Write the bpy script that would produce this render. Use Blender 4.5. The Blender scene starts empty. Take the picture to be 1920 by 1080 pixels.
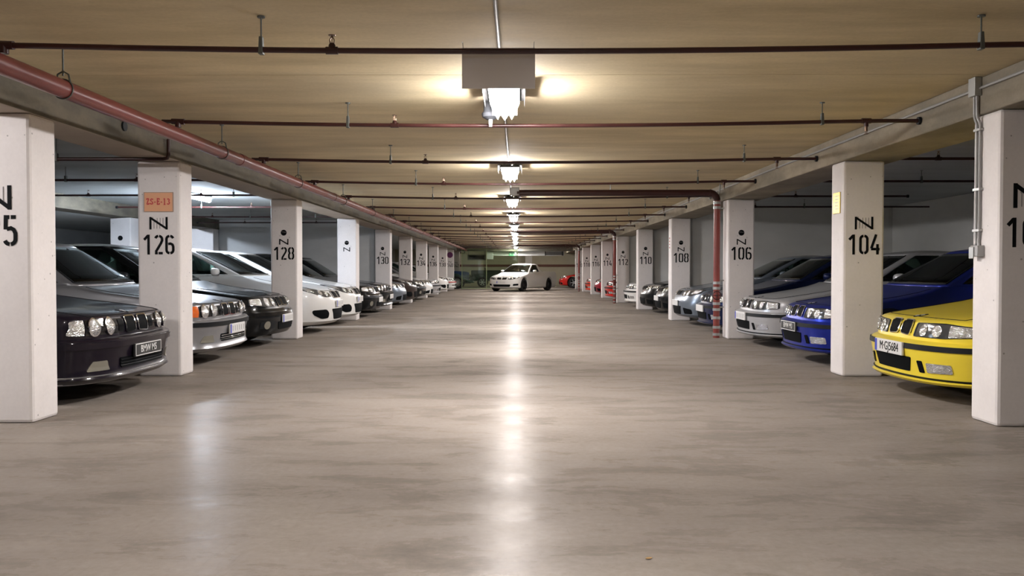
import bpy, bmesh, math, random
from mathutils import Vector, Matrix
random.seed(7)
PI = math.pi
SC = bpy.context.scene
COL = SC.collection

# ------------------------------------------------------------------ camera, world, exposure
cam_d = bpy.data.cameras.new('camera'); cam = bpy.data.objects.new('camera', cam_d); COL.objects.link(cam)
CAM_H = 1.15; F_PX = 1580.0
cam_d.sensor_fit = 'HORIZONTAL'; cam_d.sensor_width = 36.0; cam_d.lens = F_PX / 1920.0 * 36.0
cam_d.clip_start = 0.05; cam_d.clip_end = 300
cam.location = (0, 0, CAM_H)
cam.rotation_euler = (PI/2 - math.atan(34.0/F_PX), 0, math.atan(7.0/F_PX))
SC.camera = cam
w = bpy.data.worlds.new('dim_garage_air'); SC.world = w; w.use_nodes = True
w.node_tree.nodes['Background'].inputs[0].default_value = (0.9, 0.93, 1.0, 1)
w.node_tree.nodes['Background'].inputs[1].default_value = 0.008
SC.view_settings.view_transform = 'Standard'; SC.view_settings.look = 'None'
SC.view_settings.exposure = 0.64; SC.view_settings.gamma = 1.0; SC.view_settings.use_curve_mapping = False
SC.cycles.use_denoising = True
SC.cycles.max_bounces = 10; SC.cycles.diffuse_bounces = 6; SC.cycles.glossy_bounces = 4; SC.cycles.transparent_max_bounces = 16
SC.cycles.sample_clamp_indirect = 6.0
SC.cycles.caustics_reflective = False; SC.cycles.caustics_refractive = False
LAMP_STRENGTH = 165.0            # aisle lamps
BAY_LAMP_STRENGTH = 360.0        # cold batten in the left bay
DIM_BAY_STRENGTH = 9.0          # weaker bay battens

CEIL = 2.60; BEAM_Z = 2.32; LX = -3.62; RX = 3.52; BACK = 8.6

# ------------------------------------------------------------------ materials
MATS = {}
def mat(name, color, rough=0.5, metal=0.0, spec=0.5, coat=0.0, emit=None, estr=0.0, alpha=None):
    if name in MATS: return MATS[name]
    m = bpy.data.materials.new(name); m.use_nodes = True; m.diffuse_color = (*color, 1)
    b = m.node_tree.nodes['Principled BSDF']
    b.inputs['Base Color'].default_value = (*color, 1); b.inputs['Roughness'].default_value = rough
    b.inputs['Metallic'].default_value = metal; b.inputs['Specular IOR Level'].default_value = spec
    b.inputs['Coat Weight'].default_value = coat; b.inputs['Coat Roughness'].default_value = 0.03
    if emit: b.inputs['Emission Color'].default_value = (*emit, 1); b.inputs['Emission Strength'].default_value = estr
    MATS[name] = m
    return m
def noise_mat(name, c1, c2, scale=(1, 1, 1), nscale=3.0, rough=(0.6, 0.8), detail=6.0, bump=0.0, c3=None, spots=None, lo=0.35, hi=0.65, spec=0.5, fine=None, bscale=None):
    """two-tone cloudy surface: c1..c2 by stretched noise, optional third wide tone, speckle pits and bump"""
    m = bpy.data.materials.new(name); m.use_nodes = True; MATS[name] = m
    nt = m.node_tree; N = nt.nodes; L = nt.links; b = N['Principled BSDF']
    tc = N.new('ShaderNodeTexCoord'); mp = N.new('ShaderNodeMapping'); mp.inputs['Scale'].default_value = scale
    L.new(tc.outputs['Object'], mp.inputs['Vector'])
    n1 = N.new('ShaderNodeTexNoise'); n1.inputs['Scale'].default_value = nscale; n1.inputs['Detail'].default_value = detail; n1.inputs['Roughness'].default_value = 0.6
    L.new(mp.outputs[0], n1.inputs['Vector'])
    r1 = N.new('ShaderNodeMapRange'); r1.inputs[1].default_value = lo; r1.inputs[2].default_value = hi
    L.new(n1.outputs[0], r1.inputs[0])
    mx = N.new('ShaderNodeMix'); mx.data_type = 'RGBA'; mx.inputs[6].default_value = (*c1, 1); mx.inputs[7].default_value = (*c2, 1)
    L.new(r1.outputs[0], mx.inputs[0]); out = mx.outputs[2]
    if c3:
        n2 = N.new('ShaderNodeTexNoise'); n2.inputs['Scale'].default_value = 0.55; n2.inputs['Detail'].default_value = 4
        L.new(tc.outputs['Object'], n2.inputs['Vector'])
        r2 = N.new('ShaderNodeMapRange'); r2.inputs[1].default_value = 0.42; r2.inputs[2].default_value = 0.85
        L.new(n2.outputs[0], r2.inputs[0])
        m2 = N.new('ShaderNodeMix'); m2.data_type = 'RGBA'; m2.inputs[7].default_value = (*c3, 1)
        L.new(r2.outputs[0], m2.inputs[0]); L.new(out, m2.inputs[6]); out = m2.outputs[2]
    if fine:
        n4 = N.new('ShaderNodeTexNoise'); n4.inputs['Scale'].default_value = 38; n4.inputs['Detail'].default_value = 5
        L.new(tc.outputs['Object'], n4.inputs['Vector'])
        r4 = N.new('ShaderNodeMapRange'); r4.inputs[1].default_value = .3; r4.inputs[2].default_value = .7; r4.inputs[3].default_value = 1 - fine; r4.inputs[4].default_value = 1 + fine
        L.new(n4.outputs[0], r4.inputs[0])
        m4 = N.new('ShaderNodeVectorMath'); m4.operation = 'SCALE'; L.new(out, m4.inputs[0]); L.new(r4.outputs[0], m4.inputs['Scale']); out = m4.outputs[0]
    if spots:
        v = N.new('ShaderNodeTexVoronoi'); v.inputs['Scale'].default_value = spots; v.inputs['Randomness'].default_value = 1
        L.new(tc.outputs['Object'], v.inputs['Vector'])
        lt = N.new('ShaderNodeMath'); lt.operation = 'LESS_THAN'; lt.inputs[1].default_value = 0.07
        L.new(v.outputs['Distance'], lt.inputs[0])
        sc_ = N.new('ShaderNodeMath'); sc_.operation = 'MULTIPLY'; sc_.inputs[1].default_value = 0.55; L.new(lt.outputs[0], sc_.inputs[0])
        m3 = N.new('ShaderNodeMix'); m3.data_type = 'RGBA'; m3.inputs[7].default_value = (0.12, 0.11, 0.10, 1)
        L.new(sc_.outputs[0], m3.inputs[0]); L.new(out, m3.inputs[6]); out = m3.outputs[2]
    L.new(out, b.inputs['Base Color'])
    rr = N.new('ShaderNodeMapRange'); rr.inputs[1].default_value = lo; rr.inputs[2].default_value = hi; rr.inputs[3].default_value = rough[0]; rr.inputs[4].default_value = rough[1]
    L.new(n1.outputs[0], rr.inputs[0]); L.new(rr.outputs[0], b.inputs['Roughness'])
    b.inputs['Specular IOR Level'].default_value = spec
    if bump:
        n3 = N.new('ShaderNodeTexNoise'); n3.inputs['Scale'].default_value = bscale or 9.0; n3.inputs['Detail'].default_value = 5
        L.new(tc.outputs['Object'], n3.inputs['Vector'])
        bp = N.new('ShaderNodeBump'); bp.inputs['Strength'].default_value = bump; bp.inputs['Distance'].default_value = 0.008
        L.new(n3.outputs[0], bp.inputs['Height']); L.new(bp.outputs[0], b.inputs['Normal'])
    return m
def paint(name, color, flake=0.0, rough=0.28, metal=0.0):
    """car paint: base with fine flake variation under a clear coat"""
    if name in MATS: return MATS[name]
    m = mat(name, color, rough=rough, metal=metal, coat=.5, spec=.12)
    if flake:
        nt = m.node_tree; N = nt.nodes; L = nt.links
        n = N.new('ShaderNodeTexNoise'); n.inputs['Scale'].default_value = 900
        mx = N.new('ShaderNodeMix'); mx.data_type = 'RGBA'
        mx.inputs[6].default_value = (*[c*(1-flake) for c in color], 1); mx.inputs[7].default_value = (*[min(1, c*(1+flake)) for c in color], 1)
        tc = N.new('ShaderNodeTexCoord'); L.new(tc.outputs['Object'], n.inputs['Vector'])
        L.new(n.outputs[0], mx.inputs[0]); L.new(mx.outputs[2], N['Principled BSDF'].inputs['Base Color'])
    return m
def glass_mat(name, tint, refl=0.09):
    m = bpy.data.materials.new(name); m.use_nodes = True; nt = m.node_tree; N = nt.nodes; L = nt.links
    N.remove(N['Principled BSDF']); o = N['Material Output']
    t = N.new('ShaderNodeBsdfTransparent'); t.inputs[0].default_value = (*tint, 1)
    g = N.new('ShaderNodeBsdfGlossy'); g.inputs['Roughness'].default_value = 0.02; g.inputs[0].default_value = (.9, .95, .95, 1)
    f = N.new('ShaderNodeFresnel'); f.inputs[0].default_value = 1.5
    mx = N.new('ShaderNodeMixShader'); L.new(f.outputs[0], mx.inputs[0]); L.new(t.outputs[0], mx.inputs[1]); L.new(g.outputs[0], mx.inputs[2])
    L.new(mx.outputs[0], o.inputs['Surface']); MATS[name] = m
    return m

def floor_mat():
    """trowelled concrete: cloudy beige tones, faint drag marks and an uneven dull polish"""
    m = bpy.data.materials.new('floor_concrete'); m.use_nodes = True; MATS['floor_concrete'] = m
    nt = m.node_tree; N = nt.nodes; L = nt.links; N.remove(N['Principled BSDF'])
    tc = N.new('ShaderNodeTexCoord')
    def noise(sc, scale, det, rough=.6, dist=0.0):
        mp = N.new('ShaderNodeMapping'); mp.inputs['Scale'].default_value = sc; L.new(tc.outputs['Object'], mp.inputs['Vector'])
        n = N.new('ShaderNodeTexNoise'); n.inputs['Scale'].default_value = scale; n.inputs['Detail'].default_value = det; n.inputs['Roughness'].default_value = rough; n.inputs['Distortion'].default_value = dist
        L.new(mp.outputs[0], n.inputs['Vector']); return n.outputs[0]
    def rng(src, a, b_, c_, d): 
        r = N.new('ShaderNodeMapRange'); r.inputs[1].default_value = a; r.inputs[2].default_value = b_; r.inputs[3].default_value = c_; r.inputs[4].default_value = d
        L.new(src, r.inputs[0]); return r.outputs[0]
    def mix(fac, a, b_):
        x = N.new('ShaderNodeMix'); x.data_type = 'RGBA'
        L.new(fac, x.inputs[0])
        for k, v in ((6, a), (7, b_)):
            if isinstance(v, tuple): x.inputs[k].default_value = (*v, 1)
            else: L.new(v, x.inputs[k])
        return x.outputs[2]
    big = noise((.5, 1, 1), .55, 6, .62, .6); mid = noise((.6, 1.5, 1), 1.7, 10, .7, .3); fine = noise((1, 1, 1), 26, 6, .65); drag = noise((3.5, .6, 1), 5, 4, .6, 1.2)
    col = mix(rng(big, .36, .66, 0, 1), (.205, .179, .155), (.300, .263, .228))
    col = mix(rng(mid, .40, .72, 0, .75), col, (.34, .302, .266))
    col = mix(rng(mid, .44, .26, 0, .8), col, (.165, .147, .130))
    col = mix(rng(drag, .62, .80, 0, .35), col, (.155, .14, .124))
    sc_ = N.new('ShaderNodeVectorMath'); sc_.operation = 'SCALE'; L.new(col, sc_.inputs[0]); L.new(rng(fine, .3, .7, .90, 1.10), sc_.inputs['Scale'])
    d = N.new('ShaderNodeBsdfDiffuse'); L.new(sc_.outputs[0], d.inputs[0]); d.inputs['Roughness'].default_value = .4
    g = N.new('ShaderNodeBsdfGlossy'); g.inputs[0].default_value = (1, .98, .96, 1); L.new(rng(mid, .3, .7, .20, .38), g.inputs['Roughness'])
    bp = N.new('ShaderNodeBump'); bp.inputs['Strength'].default_value = .16; bp.inputs['Distance'].default_value = .02; L.new(noise((1, 1.6, 1), 7, 6, .6), bp.inputs['Height'])
    L.new(bp.outputs[0], g.inputs['Normal'])
    mx = N.new('ShaderNodeMixShader'); L.new(rng(big, .35, .7, .024, .058), mx.inputs[0]); L.new(d.outputs[0], mx.inputs[1]); L.new(g.outputs[0], mx.inputs[2])
    L.new(mx.outputs[0], N['Material Output'].inputs['Surface']); return m
M_floor = floor_mat()
M_ceil = noise_mat('ceiling_board_marked_concrete', (.54, .445, .270), (.70, .59, .375), scale=(.45, 2.0, 1), nscale=1.5, lo=.38, hi=.62, rough=(.75, .9), detail=9, c3=(.55, .48, .34), spec=.25, fine=.04)
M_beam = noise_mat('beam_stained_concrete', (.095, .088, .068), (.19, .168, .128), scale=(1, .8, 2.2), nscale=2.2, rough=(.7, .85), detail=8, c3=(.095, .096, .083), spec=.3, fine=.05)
M_pillar = noise_mat('pillar_painted_concrete', (.83, .795, .78), (.89, .855, .84), scale=(1, 1, 1), nscale=2.0, rough=(.55, .7), detail=5, spots=9.5, spec=.35, fine=.02)
M_wall = noise_mat('wall_painted_plaster', (.62, .63, .62), (.70, .71, .70), scale=(1, 1, 2.0), nscale=1.2, rough=(.6, .75), spec=.3)
M_wall_light = noise_mat('right_wall_paint', (.76, .77, .75), (.82, .83, .81), scale=(1, 1, 2.0), nscale=1.2, rough=(.6, .75), spec=.3)
M_bayceil = noise_mat('bay_ceiling_grey', (.47, .50, .50), (.56, .59, .59), scale=(.45, 2, 1), nscale=1.2, rough=(.7, .85), spec=.25)  # grey tone over the bays, distinct from the brown aisle slab
M_endwall = noise_mat('end_wall_plaster', (.60, .56, .45), (.66, .62, .51), nscale=1.0, rough=(.6, .75), spec=.3)
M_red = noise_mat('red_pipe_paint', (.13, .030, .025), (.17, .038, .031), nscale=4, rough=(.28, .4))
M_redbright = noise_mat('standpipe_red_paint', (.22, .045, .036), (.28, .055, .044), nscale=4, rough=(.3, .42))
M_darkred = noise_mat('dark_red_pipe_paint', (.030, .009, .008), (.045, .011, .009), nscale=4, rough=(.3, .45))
M_galv = mat('galvanised_steel', (.42, .43, .42), .42, .85)
M_conduit = mat('grey_conduit', (.36, .36, .355), .45, .3)
M_hang = mat('dull_hanger_steel', (.13, .14, .13), .5, .7)
M_lamphousing = mat('lamp_housing_grey', (.02, .02, .02), .7, spec=.05)
M_white = mat('white_enamel', (.8, .8, .8), .4)
M_black = mat('black_paint', (.008, .009, .010), .7, spec=.08)
M_greyline = mat('grey_paint_line', (.30, .29, .285), .6)
M_lamp = mat('lamp_diffuser', (.9, .9, .9), .5, emit=(1.0, .945, .935), estr=LAMP_STRENGTH*1.15)
M_lampside = mat('lamp_diffuser_sides', (.9, .9, .9), .5, emit=(1.0, .945, .935), estr=LAMP_STRENGTH*1.05)
M_baylamp = mat('cold_lamp_diffuser', (.9, .9, .9), .5, emit=(.74, .84, 1.0), estr=BAY_LAMP_STRENGTH)
M_dimlamp = mat('dim_lamp_diffuser', (.9, .9, .9), .5, emit=(.85, .95, .92), estr=DIM_BAY_STRENGTH)
M_nearlamp = mat('near_bay_lamp_diffuser', (.9, .9, .9), .5, emit=(1.0, .94, .94), estr=190.0)
M_farfill = mat('far_fill_diffuser', (.9, .9, .9), .5, emit=(1.0, .95, .85), estr=40.0)  # emission of the fill lamps added at the far end
M_board = mat('grey_hanging_board', (.72, .69, .685), .3)
M_orange = noise_mat('orange_sign', (.82, .40, .21), (.86, .45, .24), nscale=3, rough=(.5, .6))
M_redtext = mat('red_lettering', (.55, .025, .025), .5)
M_gold = noise_mat('gold_foil', (.50, .36, .07), (.64, .50, .18), nscale=14, rough=(.28, .4)); M_gold.node_tree.nodes['Principled BSDF'].inputs['Metallic'].default_value = .8
M_trim = mat('black_trim', (.014, .016, .018), .5, spec=.15)
M_gloss_black = mat('gloss_black', (.008, .008, .009), .12)
M_intake = mat('intake_mesh', (.005, .006, .007), .7, spec=.05)
M_chrome = mat('chrome', (.82, .82, .84), .08, 1.0)
M_lens = mat('lamp_lens', (.72, .74, .76), .10, .75, coat=1.0)
def fluted(m):
    nt = m.node_tree; N = nt.nodes; L = nt.links; tc = N.new('ShaderNodeTexCoord'); b = N['Principled BSDF']
    v = N.new('ShaderNodeTexVoronoi'); v.inputs['Scale'].default_value = 95; L.new(tc.outputs['Object'], v.inputs['Vector'])
    bp = N.new('ShaderNodeBump'); bp.inputs['Strength'].default_value = .45; bp.inputs['Distance'].default_value = .02; L.new(v.outputs['Distance'], bp.inputs['Height']); L.new(bp.outputs[0], b.inputs['Normal'])
    mr = N.new('ShaderNodeMapRange'); mr.inputs[1].default_value = .1; mr.inputs[2].default_value = .9; L.new(v.outputs['Color'], mr.inputs[0])
    mx = N.new('ShaderNodeMix'); mx.data_type = 'RGBA'; mx.inputs[6].default_value = (.60, .62, .64, 1); mx.inputs[7].default_value = (.95, .96, .97, 1); L.new(mr.outputs[0], mx.inputs[0]); L.new(mx.outputs[2], b.inputs['Base Color'])
fluted(M_lens)
M_fog = mat('dull_fog_lens', (.30, .29, .24), .25, .3, coat=.5)
M_lensdark = mat('smoked_lamp_cover', (.07, .075, .08), .12, .2, coat=1.0)
M_amber = mat('amber_lens', (.85, .16, .02), .18, coat=1.0)
M_glass = glass_mat('car_glass', (.50, .58, .55))
M_darkglass = glass_mat('dark_car_glass', (.12, .14, .14))
M_greenglass = glass_mat('green_tinted_glass', (.80, .87, .77))
M_int = mat('dark_cabin', (.018, .018, .018), .8, spec=.1)
M_seat = mat('seat_cloth', (.055, .05, .045), .8)
M_tyre = mat('tyre_rubber', (.014, .014, .014), .75)
M_alloy = mat('alloy_rim', (.60, .61, .62), .3, .5)
M_plate = mat('white_plate', (.78, .78, .77), .35)
M_blueband = mat('blue_plate_band', (.05, .08, .55), .4)
M_plateblack = mat('black_plate', (.03, .032, .033), .45)
M_platetext = mat('plate_silver_text', (.85, .85, .84), .4)
M_olive = mat('dark_green_paint', (.014, .035, .026), .35, coat=.3)
M_duct = mat('duct_sheet_metal', (.62, .63, .62), .35, .55)
M_louvre = mat('dark_louvre', (.03, .032, .032), .5)
M_louvframe = mat('grey_green_louvre_frame', (.20, .22, .20), .5)
M_exit = mat('green_exit_sign', (.05, .30, .14), .4, emit=(.10, .55, .28), estr=.06)
M_postgreen = mat('pale_green_post', (.35, .42, .22), .4)
M_brown = mat('brown_rail_paint', (.16, .055, .04), .5)
M_copper = mat('sprinkler_bronze', (.20, .13, .09), .35, .7)
M_purple = mat('purple_sign', (.14, .03, .12), .4)

# ------------------------------------------------------------------ mesh helpers
class MB:
    def __init__(s): s.v = []; s.f = []; s.mi = []; s.cur = 0
    def add(s, vs, fs):
        o = len(s.v); s.v += [tuple(p) for p in vs]
        for f in fs: s.f.append([i+o for i in f]); s.mi.append(s.cur)
        return s
    def box(s, x0, x1, y0, y1, z0, z1):
        return s.add([(x0,y0,z0),(x1,y0,z0),(x1,y1,z0),(x0,y1,z0),(x0,y0,z1),(x1,y0,z1),(x1,y1,z1),(x0,y1,z1)],
                     [(0,3,2,1),(4,5,6,7),(0,1,5,4),(1,2,6,5),(2,3,7,6),(3,0,4,7)])
    def tube(s, pts, r, seg=12, caps=True):
        pts = [Vector(p) for p in pts]; rings = []; n = len(pts)
        rs = r if isinstance(r, (list, tuple)) else [r]*n
        up = None
        for i, p in enumerate(pts):
            d = (pts[min(i+1, n-1)] - pts[max(i-1, 0)]).normalized()
            if up is None: up = Vector((0, 0, 1)) if abs(d.z) < .9 else Vector((1, 0, 0))
            a = d.cross(up).normalized(); b = a.cross(d).normalized(); up = b
            rings.append([p + (a*math.cos(2*PI*k/seg) + b*math.sin(2*PI*k/seg))*rs[i] for k in range(seg)])
        vs = [q for R in rings for q in R]; fs = []
        for i in range(n-1):
            for k in range(seg):
                k2 = (k+1) % seg
                fs.append((i*seg+k, i*seg+k2, (i+1)*seg+k2, (i+1)*seg+k))
        if caps: fs.append(tuple(range(seg-1, -1, -1))); fs.append(tuple((n-1)*seg+k for k in range(seg)))
        return s.add(vs, fs)
    def lathe(s, prof, axis='z', c=(0,0,0), seg=24, closed=False):
        """profile of (r, h) turned about an axis through c"""
        vs = []
        for k in range(seg):
            a = 2*PI*k/seg
            for r, h in prof:
                p = (r*math.cos(a), r*math.sin(a), h)
                if axis == 'y': p = (p[0], p[2], p[1])
                elif axis == 'x': p = (p[2], p[0], p[1])
                vs.append((p[0]+c[0], p[1]+c[1], p[2]+c[2]))
        n = len(prof); fs = []
        for k in range(seg):
            k2 = (k+1) % seg
            for i in range(n if closed else n-1):
                j = (i+1) % n
                fs.append((k*n+i, k2*n+i, k2*n+j, k*n+j))
        return s.add(vs, fs)
    def ribbon(s, pts, wd, place, th=.002):
        """flat painted stroke: 2-D polyline with mitred joins, mapped by place(u, v, w)"""
        P = [Vector(p) for p in pts]; n = len(P); Ls = []; Rs = []
        for i in range(n):
            if i == 0: d = (P[1]-P[0]).normalized(); m = Vector((-d.y, d.x)); k = 1
            elif i == n-1: d = (P[-1]-P[-2]).normalized(); m = Vector((-d.y, d.x)); k = 1
            else:
                d1 = (P[i]-P[i-1]).normalized(); d2 = (P[i+1]-P[i]).normalized()
                m1 = Vector((-d1.y, d1.x)); m2 = Vector((-d2.y, d2.x)); m = (m1+m2).normalized(); k = 1/max(.5, m.dot(m1))
            Ls.append(P[i]+m*wd/2*k); Rs.append(P[i]-m*wd/2*k)
        vs = []; 
        for i in range(n):
            for q in (Ls[i], Rs[i]): vs.append(place(q.x, q.y, 0)); vs.append(place(q.x, q.y, th))
        fs = []
        for i in range(n-1):
            a = i*4; b = a+4
            fs += [(a+1, a+3, b+3, b+1), (a, b, b+2, a+2), (a, a+1, b+1, b), (a+2, b+2, b+3, a+3)]
        fs += [(0, 2, 3, 1), ((n-1)*4, (n-1)*4+1, (n-1)*4+3, (n-1)*4+2)]
        return s.add(vs, fs)
    def mesh(s, name, mats, smooth=None, weld=False):
        me = bpy.data.meshes.new(name); me.from_pydata(s.v, [], s.f)
        for m in (mats if isinstance(mats, (list, tuple)) else [mats]): me.materials.append(m)
        me.polygons.foreach_set('material_index', s.mi)
        bm = bmesh.new(); bm.from_mesh(me)
        if weld: bmesh.ops.remove_doubles(bm, verts=bm.verts, dist=1e-5)
        bmesh.ops.recalc_face_normals(bm, faces=bm.faces); bm.to_mesh(me); bm.free()
        if smooth is not None:
            me.polygons.foreach_set('use_smooth', [True]*len(me.polygons)); me.set_sharp_from_angle(angle=math.radians(smooth))
        return me
    def build(s, name, mats, parent=None, smooth=None, bevel=0, loc=(0,0,0), weld=False):
        return link(name, s.mesh(name, mats, smooth, weld), parent, bevel, loc)
def link(name, me, parent=None, bevel=0, loc=(0,0,0)):
    o = bpy.data.objects.new(name, me); COL.objects.link(o); o.location = loc
    if parent: o.parent = parent
    if bevel:
        b = o.modifiers.new('edge', 'BEVEL'); b.width = bevel; b.segments = 2; b.limit_method = 'ANGLE'
    return o
def tag(o, label, cat, group=None, kind=None):
    o['label'] = label; o['category'] = cat
    if group: o['group'] = group
    if kind: o['kind'] = kind
    return o
def thing(name, label, cat, loc=(0,0,0), rz=0, group=None, scale=1.0):
    o = bpy.data.objects.new(name, None); COL.objects.link(o); o.empty_display_size = .1
    o.location = loc; o.rotation_euler = (0, 0, rz); o.scale = (scale,)*3
    return tag(o, label, cat, group, 'thing')
def dup(root, loc, label=None):
    r = root.copy(); COL.objects.link(r); r.location = loc
    if label: r['label'] = label
    for ch in list(root.children):
        c = ch.copy(); COL.objects.link(c); c.parent = r
        for g in list(ch.children):
            d = g.copy(); COL.objects.link(d); d.parent = c
    return r
def struct(name, mb, m, label, cat, bevel=0, smooth=None):
    o = mb.build(name, m, bevel=bevel, smooth=smooth); o['kind'] = 'structure'; o['label'] = label; o['category'] = cat
    return o

# ------------------------------------------------------------------ the setting
struct('floor', MB().box(-16, BACK+.2, -7, 64, -.2, 0), M_floor, 'smooth beige concrete garage floor with worn cloudy patches', 'floor')
b = MB()
ys = [-7.0, 1.3, 6.3, 11.3] + [16.3 + 5*i for i in range(9)] + [64]
for y0, y1 in zip(ys, ys[1:]): b.box(-16, BACK+.2, y0+.004, y1-.004, CEIL, CEIL+.2)
b.box(-16, BACK+.2, -7, 64, CEIL+.012, CEIL+.25)
struct('ceiling', b, M_ceil, 'brown board-marked concrete ceiling slab over the driving aisle', 'ceiling')
struct('ceiling_left_bays', MB().box(-15.9, -4.115, -6.9, 59.9, CEIL-.006, CEIL), M_bayceil, 'grey ceiling over the left parking bays', 'ceiling')
struct('ceiling_right_bays', MB().box(4.115, BACK-.01, -6.9, 59.9, CEIL-.006, CEIL), M_bayceil, 'grey ceiling over the right parking bays', 'ceiling')
struct('wall_right', MB().box(BACK, BACK+.2, -7, 64, 0, CEIL), M_wall_light, 'pale grey wall behind the parking bays on the right', 'wall')
struct('wall_left', MB().box(-BACK-.2, -BACK, 24.6, 64, 0, CEIL), M_wall, 'grey wall behind the far parking bays on the left', 'wall')
struct('wall_left_far', MB().box(-16.2, -16, -7, 64, 0, CEIL), M_wall, 'unlit wall far behind the open left bays', 'wall')
struct('wall_front', MB().box(-16, BACK, -7.2, -7, 0, CEIL), M_endwall, 'plain wall behind the viewpoint', 'wall')
struct('wall_back', MB().box(-16, BACK, 60, 60.2, 0, CEIL), M_endwall, 'cream end wall of the garage with a brown rail', 'wall')
struct('wall_left_divider', MB().box(-BACK, -4.1, 24.45, 24.6, 0, CEIL), M_wall, 'grey dividing wall across the left bays beside pillar 130', 'wall')
for i, (y, nm) in enumerate([(19.3, '108'), (24.5, '110'), (29.6, '112'), (34.6, '114'), (39.6, '116')]):
    struct('wall_right_divider', MB().box(3.97, BACK, y, y+.15, 0, CEIL), M_wall_light, 'pale dividing wall across the right bays behind pillar ' + nm, 'wall')
b = MB().box(-4.11, LX, -7, 60, BEAM_Z, CEIL); b.mi[0] = 1  # underside face takes a paler tone than the beam's sides
struct('beam_left', b, [M_beam, noise_mat('beam_soffit_paler', (.40, .34, .28), (.48, .42, .35), nscale=1.5, rough=(.7, .85), spec=.3)], 'stained concrete beam over the left row of pillars', 'beam', bevel=.012)
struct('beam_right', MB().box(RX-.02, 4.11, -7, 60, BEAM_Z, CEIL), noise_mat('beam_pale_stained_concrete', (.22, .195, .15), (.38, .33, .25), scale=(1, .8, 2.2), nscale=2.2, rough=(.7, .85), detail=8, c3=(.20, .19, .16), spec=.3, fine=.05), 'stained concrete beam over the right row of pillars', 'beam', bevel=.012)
struct('beam_left_rear', MB().box(-9.1, -8.6, -7, 24.45, BEAM_Z, CEIL), M_beam, 'concrete beam along the back of the left bays', 'beam', bevel=.012)
struct('beam_cross_far', MB().box(-3.62, 3.5, 51.6, 52.0, 2.30, CEIL), M_beam, 'shallow concrete beam crossing the far end of the aisle', 'beam')
for y, nm, dot in [(9.0, 'a', 0), (13.9, 'b', 0), (18.8, 'c', 1), (23.95, 'd', 0)]:
    o = struct('pillar_left_rear', MB().box(-9.3 if nm == 'd' else -9.06, -8.6, y, y+.44, 0, BEAM_Z), M_pillar,
           {'a': 'white pillar at the back of the left bays behind pillar 125', 'b': 'white pillar at the back of the bays, second from the front',
            'c': 'bluish-lit white pillar with a black dot behind pillar 126', 'd': 'bluish-lit white pillar right behind the cold bay lamp'}[nm], 'pillar', bevel=.02)
    if dot:
        MB().lathe([(0, 0), (.055, 0), (.055, .004), (0, .004)], 'y', (-8.83, y-.004, 1.86), 20).build('dot_emblem', M_black, o)

# ------------------------------------------------------------------ stencil lettering
def arc(cx, cy, r, a0, a1, n=5):
    return [(cx + r*math.cos(math.radians(a0+(a1-a0)*k/n)), cy + r*math.sin(math.radians(a0+(a1-a0)*k/n))) for k in range(n+1)]
a_, b_, lo_, hi_, r_ = .08, .42, .07, .93, .16
TL = arc(a_+r_, hi_-r_, r_, 180, 95); TR = arc(b_-r_, hi_-r_, r_, 85, 0); BR = arc(b_-r_, lo_+r_, r_, 0, -85); BL = arc(a_+r_, lo_+r_, r_, 265, 180)
STROKES = {
 '0': [BL + TL, TR + BR],
 '1': [[(.30, 0), (.30, 1.0)], [(.27, .95), (.08, .74)]],
 '2': [TL[1:], TR + [(b_, .70), (.36, .56), (.10, .13)], [(.06, .07), (.20, .07)], [(.24, .07), (.45, .07)]],
 '3': [TL[1:], TR + [(b_, .68), (.36, .57), (.22, .53)], [(.24, .52), (.38, .46), (b_, .36)] + BR, BL[:-1]],
 '4': [[(.30, 1.0), (.06, .30)], [(.05, .27), (.30, .27)], [(.37, .52), (.37, 0)], [(.40, .27), (.47, .27)]],
 '5': [[(.44, .93), (.28, .93)], [(.23, .93), (.12, .93), (.11, .54)], [(.15, .55), (.28, .58)] + [(.37, .53), (b_, .42)] + BR, BL[:-1]],
 '6': [BL + TL, TR[:-1], [(.17, .53), (.28, .55), (.38, .50), (b_, .40)] + BR],
 '8': [BL + [(a_, .40), (.14, .53), (a_, .66)] + TL, TR + [(b_, .66), (.36, .53), (b_, .40)] + BR],
}
def stencil(number, xc, z0, h, place_y, parent):
    n = len(number); adv = .56; wd = ((n-1)*adv + .5)*h; x0 = xc - wd/2
    b = MB()
    for i, ch in enumerate(number):
        for q, st in enumerate(STROKES[ch]):
            b.ribbon([((x0 + (i*adv + u)*h), z0 + v*h) for u, v in st], .125*h, lambda u, v, w: (u, place_y - w, v), .0016 + .0004*q)
    return b.build('painted_number', M_black, parent)
def n_logo(xc, z0, wd, h, place_y, parent, big):
    pl = lambda u, v, w: (u, place_y - w, v)
    x0, x1, z1 = xc-wd/2, xc+wd/2, z0+h; t = h*(.165 if big else .19)
    b = MB(); b.ribbon([(x0, z0), (x0, z1)], t, pl); b.ribbon([(x0, z1-t*.4), (x1, z0+t*.4)], t, pl, .0024); b.ribbon([(x1, z0), (x1, z1)], t, pl, .0028)
    o = b.build('painted_letter', M_black, parent)
    if big:
        g = MB()
        for k in (.22, .40, .58): g.ribbon([(x0+wd*k, z0+.01), (x0+wd*k, z0+h*(.92-k))], .006, pl)
        for k in (.42, .60, .78): g.ribbon([(x0+wd*k, z1-.01), (x0+wd*k, z1-h*(k-.08))], .006, pl)
        g.build('painted_fine_lines', M_greyline, o)
    return o
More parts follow.
